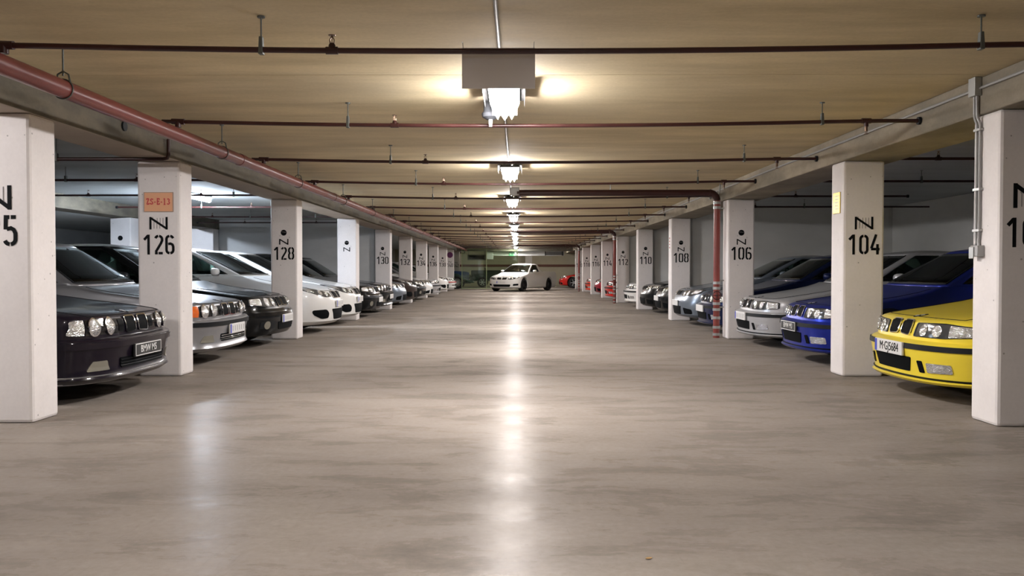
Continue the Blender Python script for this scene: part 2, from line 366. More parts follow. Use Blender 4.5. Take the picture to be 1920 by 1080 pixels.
def emblem(xc, z, r, place_y, parent):
    b = MB(); b.lathe([(0, -.0), (r, -.0), (r, -.003), (0, -.003)], 'y', (xc, place_y, z), 22)
    o = b.build('round_emblem', M_black, parent)
    g = MB(); g.ribbon([(xc-r*.75, z+r*.30), (xc+r*.8, z+r*.12)], r*.13, lambda u, v, w: (u, place_y-.003-w, v), .001)
    g.build('emblem_line', M_greyline, o)

PW, PD = .44, .36
def pillar(side, y, number, style, label, wd=PW):
    xa = LX if side < 0 else RX
    xb = xa + side*wd; x0, x1 = min(xa, xb), max(xa, xb); xc = (x0+x1)/2
    t = thing('concrete_pillar', label, 'pillar', (xc, y, 0))
    MB().box(-wd/2, wd/2, 0, PD, 0, BEAM_Z).build('shaft', M_pillar, t, bevel=.025)
    fy = -.001
    if number: stencil(number, *((-.055, 1.325, .235) if number == '125' else (0, 1.315, .215)), fy, t)
    if style == 'big': n_logo(0, 1.585, .175, .135, fy, t, True)
    elif style == 'huge': n_logo(-.03 if side < 0 else 0, 1.60, .21, .18, fy, t, True)
    else:
        n_logo(0, 1.567, .135, .095, fy, t, False)
        if style != 'nodot': emblem(0, 1.765, .048, fy, t)
    return t
LEFT = [(6.28, '125', 'huge', 'white concrete pillar cut by the left edge of the view, ending in 5'),
        (9.08, '126', 'big', 'white concrete pillar stencilled 126 under an orange sign'),
        (13.95, '128', 'dot', 'white concrete pillar stencilled 128 with a dot and an N'),
        (19.15, '', 'dot', 'bluish-lit pillar painted with only a dot and an N, no number'),
        (24.3, '130', 'dot', 'white concrete pillar stencilled 130 at the grey dividing wall'),
        (29.2, '132', 'dot', 'white concrete pillar stencilled 132, behind the dark brown car'),
        (34.2, '134', 'dot', 'white concrete pillar stencilled 134, behind the small white car'),
        (39.2, '136', 'dot', 'white concrete pillar stencilled 136, beyond the small silver car'),
        (44.2, '138', 'dot', 'white concrete pillar stencilled 138, before the purple sign pillar'),
        (49.2, '140', 'nodot', 'white concrete pillar stencilled 140 under a round purple sign'),
        (54.2, '142', 'nodot', 'last white pillar on the left, stencilled 142, behind the green glass')]
RIGHT = [(6.16, '102', 'huge', 'white concrete pillar cut by the right edge of the view, number starting 10'),
         (9.08, '104', 'big', 'white concrete pillar stencilled 104 beside the yellow car'),
         (14.0, '106', 'dot', 'white concrete pillar stencilled 106 behind the red standpipe'),
         (19.1, '108', 'dot', 'white concrete pillar stencilled 108 with a red and white sticker'),
         (24.3, '110', 'dot', 'white concrete pillar stencilled 110, just beyond the black cars'),
         (29.4, '112', 'dot', 'white concrete pillar stencilled 112 behind the second standpipe'),
         (34.4, '114', 'dot', 'white concrete pillar stencilled 114, with red cars either side'),
         (39.4, '116', 'dot', 'white concrete pillar stencilled 116, before the dark red car'),
         (44.4, '118', 'dot', 'white concrete pillar stencilled 118, next to the farthest standpipe'),
         (49.6, '120', 'nodot', 'last numbered white pillar on the right, beside the third standpipe')]
PILL = {}
for y, n, st, lb in LEFT: PILL[n or 'N'] = pillar(-1, y, n, st, lb, .46 if y < 10 else PW)
for y, n, st, lb in RIGHT: PILL[n] = pillar(1, y, n, st, lb)

# things fixed to pillars
def text_mesh(txt, size, m, name, parent, loc, rot, bold=0.0, ext=.001, squeeze=1.0):
    cu = bpy.data.curves.new(name, 'FONT'); cu.body = txt; cu.size = size; cu.align_x = 'CENTER'; cu.align_y = 'CENTER'; cu.offset = bold; cu.extrude = ext
    tmp = bpy.data.objects.new('lettering_source', cu); COL.objects.link(tmp)
    bpy.context.view_layer.update()
    me = bpy.data.meshes.new_from_object(tmp.evaluated_get(bpy.context.evaluated_depsgraph_get()))
    bpy.data.objects.remove(tmp); bpy.data.curves.remove(cu)
    me.name = name; me.materials.clear(); me.materials.append(m)
    o = bpy.data.objects.new(name, me); COL.objects.link(o); o.parent = parent; o.location = loc; o.rotation_euler = rot; o.scale = (squeeze, 1, 1)
    return o
s = thing('direction_sign', 'orange sign with red letters ZS-E-13 on pillar 126', 'sign', (-3.845, 9.079, 1.88))
MB().box(-.155, .155, -.008, 0, -.104, .104).build('panel', M_orange, s, bevel=.002)
fr = MB()
for (x0, x1, z0, z1) in [(-.158, .158, .100, .106), (-.158, .158, -.106, -.100), (-.158, -.152, -.1, .1), (.152, .158, -.1, .1)]: fr.box(x0, x1, -.010, 0, z0, z1)
fr.build('frame', mat('sign_edge', (.42, .30, .24), .5), s)
# serif letters
SER = {'Z': [[(.08,.93),(.42,.93)],[(.40,.92),(.10,.08)],[(.08,.07),(.43,.07)],[(.08,.95),(.08,.76)],[(.43,.05),(.43,.26)]],
       'S': [arc(.26,.72,.17,20,270,8)[0:] ,arc(.25,.27,.18,90,-160,8),[(.42,.95),(.42,.74)],[(.07,.05),(.07,.28)]],
       'E': [[(.14,.0),(.14,1)],[(.06,.95),(.44,.95)],[(.06,.05),(.45,.05)],[(.14,.51),(.34,.51)],[(.44,.97),(.44,.76)],[(.45,.03),(.45,.24)],[(.34,.62),(.34,.40)]],
       '1': [[(.26,.0),(.26,1)],[(.26,.95),(.12,.84)],[(.12,.03),(.40,.03)]],
       '3': [arc(.24,.73,.17,150,-80,8),arc(.24,.28,.20,80,-150,8)], '-': [[(.06,.40),(.30,.40)]]}
b = MB(); x = -.132; hh = .068
for ch in 'ZS-E-13':
    for q, st in enumerate(SER[ch]): b.ribbon([(x+u*hh, .006+(v-.5)*hh) for u, v in st], hh*.17, lambda u, v, w_: (u, -.008-w_, v), .0012+.0005*q)
    x += hh*(.42 if ch == '-' else .60)
b.build('lettering', M_redtext, s)
s = thing('notice_plate', 'small gold foil notice on the aisle face of pillar 104', 'notice', (RX-.001, 9.26, 1.88))
b = MB(); b.box(-.010, 0, -.10, .10, -.115, .115); b.build('plate', M_gold, s, bevel=.003)
b = MB()
for k in range(5): b.box(-.0115, -.01, -.07, .06-.02*(k % 2), .07-.035*k, .083-.035*k)
b.build('faded_lines', mat('pale_gold_print', (.75, .70, .55), .4), s)
s = thing('sticker_strip', 'narrow red and white sticker on the aisle face of pillar 108', 'sticker', (RX-.001, 19.28, 1.75))
MB().box(-.004, 0, -.07, .07, -.2, .2).build('backing', M_white, s)
b = MB()
for k in range(4): b.box(-.006, -.004, -.045, .045, .10-.07*k, .14-.07*k)
b.build('print', mat('sticker_red', (.45, .12, .10), .5), s)
s = thing('round_sign', 'round purple sign with white rim on pillar 140', 'sign', (-3.84, 49.199, 2.02))
MB().lathe([(0, 0), (.165, 0), (.165, -.012), (0, -.012)], 'y', (0, 0, 0), 28).build('disc', M_purple, s)
MB().lathe([(.150, -.012), (.172, -.012), (.172, 0), (.150, 0)], 'y', (0, 0, 0), 28, closed=True).build('rim', mat('sign_rim', (.35, .12, .2), .4), s)
s = thing('emergency_switch_box', 'grey switch box with two conduits on the right foreground pillar', 'switch box', (RX, 6.42, 0))
MB().box(-.055, 0, -.075, .03, 1.25, 1.335).build('box', M_conduit, s, bevel=.006)
MB().box(-.062, -.055, -.03, .035, 1.235, 1.325).build('cover', M_galv, s, bevel=.004)
for dy in (-.022, .022):
    MB().tube([(-.015, dy, 1.33), (-.015, dy*.6, 1.36), (-.015, dy, 1.40), (-.015, dy, 2.25), (-.035, dy*.8+.005, 2.31), (-.04, dy*.8, 2.46)], .011, 8).build('conduit', M_conduit, s, smooth=60)
b = MB()
for z in (1.44, 1.75, 2.2): b.box(-.032, 0, -.045, .045, z, z+.018)
b.build('clip', M_galv, s)
MB().box(-.075, -.02, -.05, .045, 2.46, CEIL).build('junction_trunking', M_galv, s, bevel=.004)

# ------------------------------------------------------------------ luminaires down the aisle
def lamp():
    t = thing('aisle_lamp', 'x', 'ceiling lamp', group='lamps down the middle of the aisle')
    MB().box(-.165, .165, -.015, .625, 2.556, 2.566).box(-.165, -.161, -.015, .625, 2.505, 2.556).box(.161, .165, -.015, .625, 2.505, 2.556).box(-.105, .105, .600, .606, 2.43, 2.556).box(-.10, .10, .02, .58, 2.566, 2.572).box(-.09, -.06, .1, .5, 2.572, CEIL-.001).box(.06, .09, .1, .5, 2.572, CEIL-.001).build('housing', M_lamphousing, t)
    MB().tube([(.03, -.05, 2.560), (.03, .0, 2.560)], .010, 10).build('cable_gland', M_conduit, t, smooth=50)
    MB().box(-.12, .12, .0, .598, 2.525, 2.556).build('gear_tray', M_lamphousing, t)
    b = MB()     # flared diffuser, wide at the top and narrower below
    b.add([(-.120, 0, 2.525), (.120, 0, 2.525), (.120, .598, 2.525), (-.120, .598, 2.525), (-.082, .03, 2.435), (.082, .03, 2.435), (.082, .59, 2.435), (-.082, .59, 2.435)],
          [(4,5,6,7),(0,1,5,4),(1,2,6,5),(2,3,7,6),(3,0,4,7)])
    b.mi = [0, 1, 1, 1, 1]; b.build('diffuser', [M_lamp, M_lampside], t)
    b = MB()     # three pointed end fins
    for xc, wd, dz in ((-.058, .022, .060), (0, .034, .070), (.058, .022, .060)):
        b.add([(xc-wd, .49, 2.4345), (xc+wd, .49, 2.4345), (xc+wd, .575, 2.4345), (xc-wd, .575, 2.4345), (xc, .575, 2.4345-dz*.7)], [(0,4,1),(1,4,2),(2,4,3),(3,4,0)])
    b.build('end_fin', M_lampside, t)
    return t
lamp0 = lamp()
names = ['bare white lamp behind the viewpoint over the aisle', 'white lamp just overhead, above the top edge of the view', 'brightest white lamp, below the hanging grey board',
         'second glowing lamp down the aisle after the hanging board', 'third glowing lamp down the aisle, behind the first standpipe run',
         'fourth glowing lamp in the aisle row', 'fifth glowing lamp in the aisle row', 'sixth glowing lamp in the aisle row, small', 'seventh glowing lamp in the aisle row, tiny',
         'eighth lamp in the aisle row, before the far cross beam', 'lamp of the aisle row above the roof of the white pickup', 'farthest lamp of the aisle row, before the silver duct']
for k in range(1, 12):
    loc = (-.115 + .012*k, 6.42 + 4.93*(k-2), 0)
    if k == 1: lamp0.location = loc; lamp0['label'] = names[0]
    else: dup(lamp0, loc, names[k])
M_weak = mat('weak_lamp_diffuser', (.9, .9, .9), .5, emit=(1.0, .945, .935), estr=LAMP_STRENGTH*.78)
for ch in lamp0.children:                       # the tube overhead is weaker than the others
    if ch.data.materials[0] in (M_lamp, M_lampside):
        ch.data = ch.data.copy(); ch.data.materials.clear(); ch.data.materials.append(M_weak); ch.data.materials.append(M_weak)
c = MB(); c.tube([(-.105 + .0024*(y-6.4), y, CEIL-.014) for y in (-4, 6, 16, 26, 36, 46, 54)], .013, 8)
tag(c.build('cable_conduit', M_conduit, smooth=60), 'thin grey conduit running along the ceiling between the aisle lamps', 'conduit', kind='thing')
def batten(x, y, m, label, ln=1.1):
    t = thing('bay_lamp', label, 'ceiling lamp', (x, y, 0))
    MB().box(-.06, .06, -ln/2, ln/2, 2.56, CEIL-.007).build('housing', M_white, t, bevel=.006)
    b = MB(); b.tube([(0, -ln/2+.02, 2.525), (0, ln/2-.02, 2.525)], .045, 12); b.build('diffuser', m, t, smooth=50)
    return t
batten(-6.05, 16.1, M_baylamp, 'cold white batten lamp in the left bay beside pillar 126')
batten(-9.7, 21.7, M_baylamp, 'added cold fill lamp in the dark left area, hidden behind pillar 126', .6)  # added unseen lamp, brightens the front of the rear pillar
batten(-6.0, 4.7, M_nearlamp, 'batten lamp in the left bay beside the viewpoint')
batten(-2.2, 57.2, M_farfill, 'added fill lamp at the far end behind the green glass')  # added to brighten the end wall, kept out of sight by the cross beam
batten(2.6, 57.2, M_farfill, 'added fill lamp at the far end behind the silver duct')  # second added fill for the end wall

# hanging board, detector
s = thing('hanging_board', 'blank grey board hung from the nearest sprinkler pipe', 'sign board', (-.10, 4.93, 0))
MB().box(-.213, .213, -.004, .004, 2.205, 2.44).build('panel', M_board, s)
for sx in (-1, 1): MB().tube([(sx*.205, -.006, 2.43), (sx*.205, -.05, 2.46), (sx*.205, -.13, 2.44)], .002, 6).build('wire', M_galv, s)
s = thing('smoke_detector', 'round grey smoke detector on a ceiling box beside the second pipe', 'smoke detector', (-.215, 7.21, 0))
MB().lathe([(0, CEIL-.001), (.06, CEIL-.001), (.06, 2.50), (.075, 2.48), (.07, 2.45), (.035, 2.43), (0, 2.43)], 'z', (0, 0, 0), 20).build('base', mat('detector_grey', (.07, .075, .085), .6, spec=.2), s, smooth=40)
MB().lathe([(0, 2.43), (.018, 2.43), (.014, 2.37), (0, 2.37)], 'z', (0, 0, 0), 12).build('sensor_tip', M_white, s, smooth=40)

# ------------------------------------------------------------------ sprinkler lines
SPZ = 2.406
def sprinkler_line(x0, x1, endcap, near=False):
    t = thing('sprinkler_pipe', 'x', 'sprinkler pipe', group='sprinkler pipes crossing the ceiling')
    # slight sag between the outer ends
    pts = [(x0 + (x1-x0)*k/24, 0, SPZ + .0045*min((x0+(x1-x0)*k/24)**2, 9.) - .008) for k in range(25)]
    zz = lambda x: SPZ + .0045*min(x*x, 9.) - .008
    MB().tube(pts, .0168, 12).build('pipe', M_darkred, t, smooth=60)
    MB().tube([(-2.93, 0, 2.388), (-2.93, 0, zz(-2.93))], .026, 12).build('riser', M_darkred, t, smooth=60)
    MB().tube([(-2.985, 0, zz(-2.985)), (-2.875, 0, zz(-2.875))], .025, 12).build('tee_fitting', M_darkred, t, smooth=60)
    for x in (-1.455, 2.65, 5.9):
        z = zz(x)
        h = MB(); h.add([(x-.014,-.022,z-.026),(x+.014,-.022,z-.026),(x+.014,.022,z-.026),(x-.014,.022,z-.026),(x-.010,-.016,z+.075),(x+.010,-.016,z+.075),(x+.010,.016,z+.075),(x-.010,.016,z+.075)],
              [(0,3,2,1),(4,5,6,7),(0,1,5,4),(1,2,6,5),(2,3,7,6),(3,0,4,7)])
        hh = h.build('hanger', M_hang, t, bevel=.004)
        MB().tube([(x, 0, z+.06), (x, 0, CEIL-.008)], .005, 8).lathe([(0, CEIL-.010), (.022, CEIL-.010), (.022, CEIL-.002), (0, CEIL-.002)], 'z', (x, 0, 0), 12).build('rod', M_hang, hh)
    for x in (-1.05, 4.9):
        z = zz(x)
        h = MB(); h.tube([(x-.035, 0, z), (x+.035, 0, z)], .022, 10); h.lathe([(.020, z), (.020, z+.03), (.013, z+.042), (0, z+.042)], 'z', (x, 0, 0), 12)
        hd = h.build('head_tee', M_darkred, t, smooth=50)
        h = MB(); h.tube([(x-.010, 0, z+.04), (x-.013, 0, z+.06), (x, 0, z+.085)], .0035, 6).tube([(x+.010, 0, z+.04), (x+.013, 0, z+.06), (x, 0, z+.085)], .0035, 6)
        h.tube([(x, 0, z+.04), (x, 0, z+.085)], .003, 6).lathe([(0, z+.084), (.020, z+.084), (.022, z+.088), (0, z+.092)], 'z', (x, 0, 0), 14)
        h.build('sprinkler_head', M_copper, hd)
    x = 3.03; z = zz(x)
    h = MB(); h.tube([(x-.04, 0, z), (x+.04, 0, z)], .023, 10); h.tube([(x, 0, z), (x, 0, z-.05)], .019, 10); hd = h.build('drop_tee', M_darkred, t, smooth=50)
    h = MB(); h.tube([(x, 0, z-.05), (x, 0, z-.09)], .013, 10); h.lathe([(0, z-.115), (.018, z-.115), (.018, z-.111), (0, z-.111)], 'z', (x, 0, 0), 12); h.tube([(x-.009, 0, z-.09), (x-.004, 0, z-.112)], .003, 6); h.tube([(x+.009, 0, z-.09), (x+.004, 0, z-.112)], .003, 6)
    h.build('pendent_head', M_copper, hd)
    for x, sgn in ((RX-.045, 1),):
        MB().lathe([(.017, 0), (.034, 0), (.034, .022), (.017, .022)], 'x', (x, 0, zz(x)), 16, closed=True).build('wall_flange', M_trim, t, smooth=40)
    if endcap:
        for x, sg in ((x1, 1),): MB().tube([(x-.01, 0, zz(x)), (x+.02*sg, 0, zz(x))], .027, 12).build('end_cap', M_trim, t, smooth=40)
    return t
NP = 20
where = ['nearest sprinkler pipe, in front of the hanging grey board', 'sprinkler pipe passing just behind the brightest lamp', 'sprinkler pipe crossing right above pillars 126 and 104',
         'sprinkler pipe crossing just behind the second lamp', 'capped sprinkler pipe crossing directly behind the first standpipe run', 'sprinkler pipe crossing midway between pillars 128 and N',
         'sprinkler pipe crossing over the N pillar and pillar 108', 'sprinkler pipe crossing midway between pillars 108 and 110', 'sprinkler pipe crossing over pillars 130 and 110', 'sprinkler pipe crossing midway between pillars 130 and 132',
         'sprinkler pipe crossing over pillars 132 and 112', 'sprinkler pipe crossing midway between pillars 132 and 134', 'sprinkler pipe crossing over pillars 134 and 114', 'sprinkler pipe crossing midway between pillars 134 and 136',
         'sprinkler pipe crossing over pillars 136 and 116', 'sprinkler pipe crossing midway between pillars 136 and 138', 'sprinkler pipe crossing over pillars 138 and 118', 'sprinkler pipe crossing midway between pillars 138 and 140',
         'sprinkler pipe crossing over pillar 140 at the far end', 'farthest sprinkler pipe, just beyond pillar 140']
long_line = sprinkler_line(-3.07, 8.45, False); cap_line = sprinkler_line(-3.07, 6.85, True)
used = set()
for i in range(NP):
    y = 4.84 + 2.49*i; src = cap_line if i == 4 else long_line
    if src.name in used: dup(src, (0, y, 0), where[i])
    else: src.location = (0, y, 0); src['label'] = where[i]; used.add(src.name)

# main red pipe on the left with ring hangers
t = thing('main_sprinkler_pipe', 'thick red main pipe running along the left beam', 'pipe', (-2.93, 0, 0))
MB().tube([(0, y, 2.32) for y in (-5, 10, 25, 40, 50.2)], .059, 20).build('pipe', M_red, t, smooth=60)
for y in (4.1, 9.0, 13.6, 21, 28.5, 36): MB().tube([(0, y-.07, 2.32), (0, y+.07, 2.32)], .064, 20).build('coupling', M_red, t, smooth=50)
for k in range(16):
    y = 5.47 + 2.95*k
    h = MB(); h.tube([(.064*math.cos(a), y, 2.32 + .064*math.sin(a)) for a in [2*PI*q/20 for q in range(21)]], .005, 6)
    h.tube([(-.045, y, 2.365), (-.035, y, 2.415), (0, y, 2.435), (.035, y, 2.415), (.045, y, 2.365)], .006, 6)
    hg = h.build('hanger', M_hang, t, smooth=60)
    MB().tube([(0, y, 2.405), (0, y, CEIL-.004)], .006, 8).lathe([(0, CEIL-.012), (.022, CEIL-.012), (.022, CEIL-.002), (0, CEIL-.002)], 'z', (0, y, 0), 12).build('rod', M_hang, hg)
# conduit on the right beam and on the left beam
b = MB(); b.tube([(RX-.033, y, 2.515) for y in (-6, 10, 25, 52)], .012, 8)
tag(b.build('cable_trunking', M_conduit), 'thin grey cable trunking along the right beam', 'conduit', kind='thing')
b = MB(); b.lathe([(0, 0), (.045, 0), (.045, .02), (0, .02)], 'x', (LX-.002, 7.79, 2.475), 16)
tag(b.build('beam_plug', M_trim, smooth=50), 'black round plug on the left beam between pillars 125 and 126', 'plug', kind='thing')
# separate lines over the left bays
def bay_line(y, label, first=False, x0=-8.45):
    t = thing('bay_sprinkler_pipe', label, 'sprinkler pipe', (0, y, 0), group='sprinkler pipes over the left bays'); z = 2.295 if first else SPZ
    pts = [(LX+.032, 0, 2.50), (LX+.032, 0, 2.34), (LX+.02, 0, 2.305), (LX-.02, 0, z)] if first else [(-4.12, 0, z)]
    MB().tube(pts + [(x0, 0, z)], .0185 if first else .0168, 12).build('pipe', M_darkred, t, smooth=60)
    MB().tube([(x0-.02, 0, z), (x0+.02, 0, z)], .027, 12).build('end_cap', M_trim, t, smooth=40)
    for x in (-5.3, -7.2):
        h = MB(); h.tube([(x-.035, 0, z), (x+.035, 0, z)], .022, 10); h.lathe([(.020, z), (.020, z+.03), (.013, z+.042), (0, z+.042)], 'z', (x, 0, 0), 12); hd = h.build('head_tee', M_darkred, t, smooth=50)
        h = MB(); h.tube([(x-.010, 0, z+.04), (x-.013, 0, z+.06), (x, 0, z+.085)], .0035, 6).tube([(x+.010, 0, z+.04), (x+.013, 0, z+.06), (x, 0, z+.085)], .0035, 6)
        h.lathe([(0, z+.084), (.020, z+.084), (.022, z+.088), (0, z+.092)], 'z', (x, 0, 0), 14); h.build('sprinkler_head', M_copper, hd)
    for x in (-4.75, -6.3):
        hh = MB().box(x-.014, x+.014, -.022, .022, z-.024, z+.06).build('hanger', M_hang, t, bevel=.004)
        MB().tube([(x, 0, z+.05), (x, 0, CEIL-.002)], .005, 8).build('rod', M_hang, hh)
    return t
bay_line(8.72, 'dark pipe bent under the left beam just above pillar 126', True)
for y, lb in ((11.8, 'bay pipe crossing over the silver and black saloons on the left'), (14.2, 'bay pipe crossing behind pillar 128 on the left'), (16.9, 'bay pipe just behind the cold bay lamp'), (20.0, 'bay pipe just beyond the pillar without a number'), (22.4, 'bay pipe nearest the grey dividing wall')):
    bay_line(y, lb, x0=-8.0 if y == 16.9 else -8.45)

# ------------------------------------------------------------------ red standpipes
def standpipe(y, label, xr=3.40):
    t = thing('standpipe', label, 'standpipe', (0, y, 0)); R = .055; zt = 2.45
    el = [(xr-.13 + .13*math.sin(a), 0, zt-.13 + .13*math.cos(a)) for a in [PI/2*k/6 for k in range(7)]]
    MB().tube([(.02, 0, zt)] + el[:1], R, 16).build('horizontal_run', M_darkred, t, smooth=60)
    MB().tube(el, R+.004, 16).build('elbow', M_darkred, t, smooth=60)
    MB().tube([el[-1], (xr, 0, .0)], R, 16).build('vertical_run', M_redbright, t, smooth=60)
    for z in (2.28, 2.20, .93, .84, .58, .48, .34, .18, .06):
        MB().tube([(xr, 0, z-.022), (xr, 0, z+.022)], R+.009, 16).build('clamp', M_galv, t, smooth=40)
    for z in (.97, .52, 2.19): MB().box(xr, RX, -.012, .012, z-.01, z+.01).build('bracket', M_galv, t)
    w_ = MB(); w_.tube([(xr-.02+.07*math.cos(a), -.11, .72+.07*math.sin(a)) for a in [2*PI*q/18 for q in range(19)]], .008, 6); w_.tube([(xr-.09, -.11, .72), (xr+.05, -.11, .72)], .006, 6); w_.tube([(xr-.02, -.11, .65), (xr-.02, -.11, .79)], .006, 6); w_.tube([(xr-.02, -.11, .72), (xr-.02, -.03, .72)], .012, 8)
    w_.build('valve_wheel', M_darkred, t, smooth=50)
    MB().tube([(xr-.13, 0, zt-.1), (xr+.04, 0, zt-.02), (xr+.05, 0, CEIL-.002)], .014, 8).build('hanger_bracket', M_galv, t, smooth=50)
    MB().tube([(1.6, 0, zt+.03), (1.6, 0, CEIL-.002)], .008, 8).build('rod', M_galv, t)
    MB().box(-.1, .06, -.05, .05, zt-.04, zt+.09).build('end_box', M_galv, t, bevel=.01)
    return t
standpipe(14.28, 'red standpipe bending down in front of pillar 106')
standpipe(29.0, 'second red standpipe, in front of pillar 112')
standpipe(45.3, 'farthest standpipe, dark, just beyond pillar 118')

# ------------------------------------------------------------------ far end of the garage
t = thing('ventilation_duct', 'silver ventilation duct under the far ceiling', 'duct', (0, 0, 0))
MB().box(-1.75, 3.0, 52.2, 52.75, 2.02, 2.30).build('trunk', M_duct, t, bevel=.01)
MB().box(-1.80, -1.40, 51.9, 52.75, 1.80, 2.27).build('outlet_box', M_duct, t, bevel=.01)
g = MB()
for k in range(7): g.box(1.85, 2.85, 52.16, 52.2, 2.06+.03*k, 2.075+.03*k)
g.box(1.80, 1.86, 52.15, 52.2, 2.03, 2.29); g.box(2.85, 2.95, 52.15, 52.2, 2.03, 2.29); g.build('grille', M_louvre, t)
for x in (-1.2, .6, 2.4): MB().box(x, x+.04, 52.3, 52.34, 2.30, CEIL).build('strap', M_galv, t)
t = thing('louvre_grille', 'dark louvred grille at the far left behind the glass', 'vent grille', (-2.6, 56.0, 0))
f = MB()
for (x0, x1, z0, z1) in [(-.6, .6, 2.10, 2.16), (-.6, .6, 1.80, 1.86), (-.6, -.5, 1.8, 2.16), (.5, .6, 1.8, 2.16)]: f.box(x0, x1, 0, .2, z0, z1)
f.build('frame', M_louvframe, t)
g = MB()
for k in range(6): g.box(-.5, .5, .05, .10, 1.865+.04*k, 1.89+.04*k)
g.build('slats', M_louvre, t); MB().box(-.5, .5, .15, .17, 1.86, 2.10).build('backing', M_louvre, t)
for x in (-.55, .55): MB().box(x-.02, x+.02, .08, .12, 2.16, CEIL).build('strap', M_galv, t)
t = thing('exit_sign', 'green emergency exit sign on the silver duct', 'exit sign', (-.22, 52.1, 2.12))
MB().box(-.20, .20, 0, .08, -.11, .11).build('case', M_exit, t, bevel=.008)
b = MB(); pl = lambda u, v, w_: (u, -w_, v)
b.ribbon([(.03, 0), (.15, 0)], .03, pl); b.ribbon([(.11, .045), (.155, 0), (.11, -.045)], .022, pl); b.ribbon([(-.06, .05), (-.09, -.01), (-.05, -.06)], .025, pl); b.ribbon([(-.09, -.01), (-.13, -.06)], .022, pl); b.ribbon([(-.12, .03), (-.04, .02)], .018, pl)
b.build('pictogram', mat('exit_white', (.8, .9, .85), .5), t)
tag(MB().box(-8.5, .67, 59.95, 60, 1.37, 1.53).build('wall_rail', M_brown, bevel=.01), 'brown protective rail along the end wall behind the glass and pickup', 'rail', kind='thing')
tag(MB().box(1.16, BACK-.01, 59.95, 60, 1.37, 1.53).build('wall_rail', M_brown, bevel=.01), 'brown protective rail along the end wall above the red car', 'rail', kind='thing')
tag(MB().box(.68, 1.15, 59.55, 60, 0, CEIL).build('end_pillar', M_pillar), 'white pillar against the end wall behind the pickup cab', 'pillar', kind='thing')
t = thing('glass_partition', 'green tinted glass partition with thin posts behind the white pickup', 'glass partition', (0, 50.45, 0))
for x in (-3.22, -1.75, .10): MB().box(x-.02, x+.02, -.02, .02, 0, 2.55).build('post', M_postgreen, t)
MB().box(-3.22, .10, -.02, .02, 2.38, 2.42).build('top_rail', M_postgreen, t); MB().box(-3.22, .10, -.015, .015, 0.02, .06).build('bottom_rail', M_postgreen, t)
for x0, x1 in ((-3.20, -1.77), (-1.73, .08)): MB().box(x0, x1, -.004, .004, .06, 2.38).build('pane', M_greenglass, t)

b = MB(); vs = []
for k in range(9):
    u = -1 + k/4; wv = .0085*(1-u*u)
    for q in (-1, 0, 1): vs.append((.016*u, wv*q, .0022 + .003*abs(q)*(1-u*u) + .0025*u*u)); vs.append((.016*u, wv*q, .001 + .003*abs(q)*(1-u*u) + .0025*u*u))
fs = []
for k in range(8):
    a = k*6; fs += [(a, a+2, a+8, a+6), (a+2, a+4, a+10, a+8), (a+1, a+7, a+9, a+3), (a+3, a+9, a+11, a+5), (a, a+6, a+7, a+1), (a+4, a+5, a+11, a+10)]
b.add(vs, fs); o = b.build('dry_leaf', mat('dry_leaf', (.42, .26, .10), .7), loc=(.53, 3.33, 0)); o.rotation_euler = (0, 0, .4)
tag(o, 'tiny dry leaf lying on the floor in the foreground', 'leaf', kind='thing')

# ------------------------------------------------------------------ cars
# local frame: nose at x=0 pointing +x, y to the car's left, z up. A shape is a stack of plan outlines:
# (z, x_front, nose_round, squareness, half_width, x_rear, tail_round)
def interp(rows, z):
    if z <= rows[0][0]: return rows[0][1:]
    for a, b_ in zip(rows, rows[1:]):
        if z <= b_[0]:
            k = (z-a[0])/(b_[0]-a[0]); return [p + (q-p)*k for p, q in zip(a[1:], b_[1:])]
    return rows[-1][1:]
def front_x(rows, y, z):
    xf, D, n, hw, xr, Dr = interp(rows, z)
    q = min(1.0, abs(y)/hw)
    return xf - D + D*(max(0.0, 1-q**n))**(1/n)
def front_pt(rows, y, z): return Vector((front_x(rows, y, z), y, z))
def front_n(rows, y, z):
    e = .004; s_ = -1 if y > 0 else 1
    dy = (front_pt(rows, y+s_*e, z) - front_pt(rows, y, z))*s_; dz = front_pt(rows, y, z+e) - front_pt(rows, y, z-e)
    n = dy.cross(dz); n.normalize()
    return n if n.x > 0 else -n
TS = [0, 8, 16, 24, 32, 40, 48, 55, 62, 68, 74, 80, 85, 90]
TS = [-t for t in TS[:0:-1]] + TS
SF = [0, .03, .07, .14, .22, .30, .38, .435, .475, .56, .66, .76, .84, .90, .95, 1.0]
def outline(row):
    """closed plan outline; tags say where on the car each point lies"""
    z, xf, D, n, hw, xr, Dr = row; P = []
    def sp(v, e): return math.copysign(abs(v)**e, v)
    for t in TS:
        a = math.radians(t); P.append((xf - D + D*abs(math.cos(a))**(2/n), hw*sp(math.sin(a), 2/n), z))
    xa, xb = xf-D, xr+Dr
    for f in SF[1:-1]: P.append((xa+(xb-xa)*f, hw, z))
    for t in reversed(TS):
        a = math.radians(t); P.append((xr + Dr - Dr*abs(math.cos(a))**(2/n), hw*sp(math.sin(a), 2/n), z))
    for f in SF[-2:0:-1]: P.append((xa+(xb-xa)*f, -hw, z))
    return P
NT = len(TS); NS = len(SF)-2
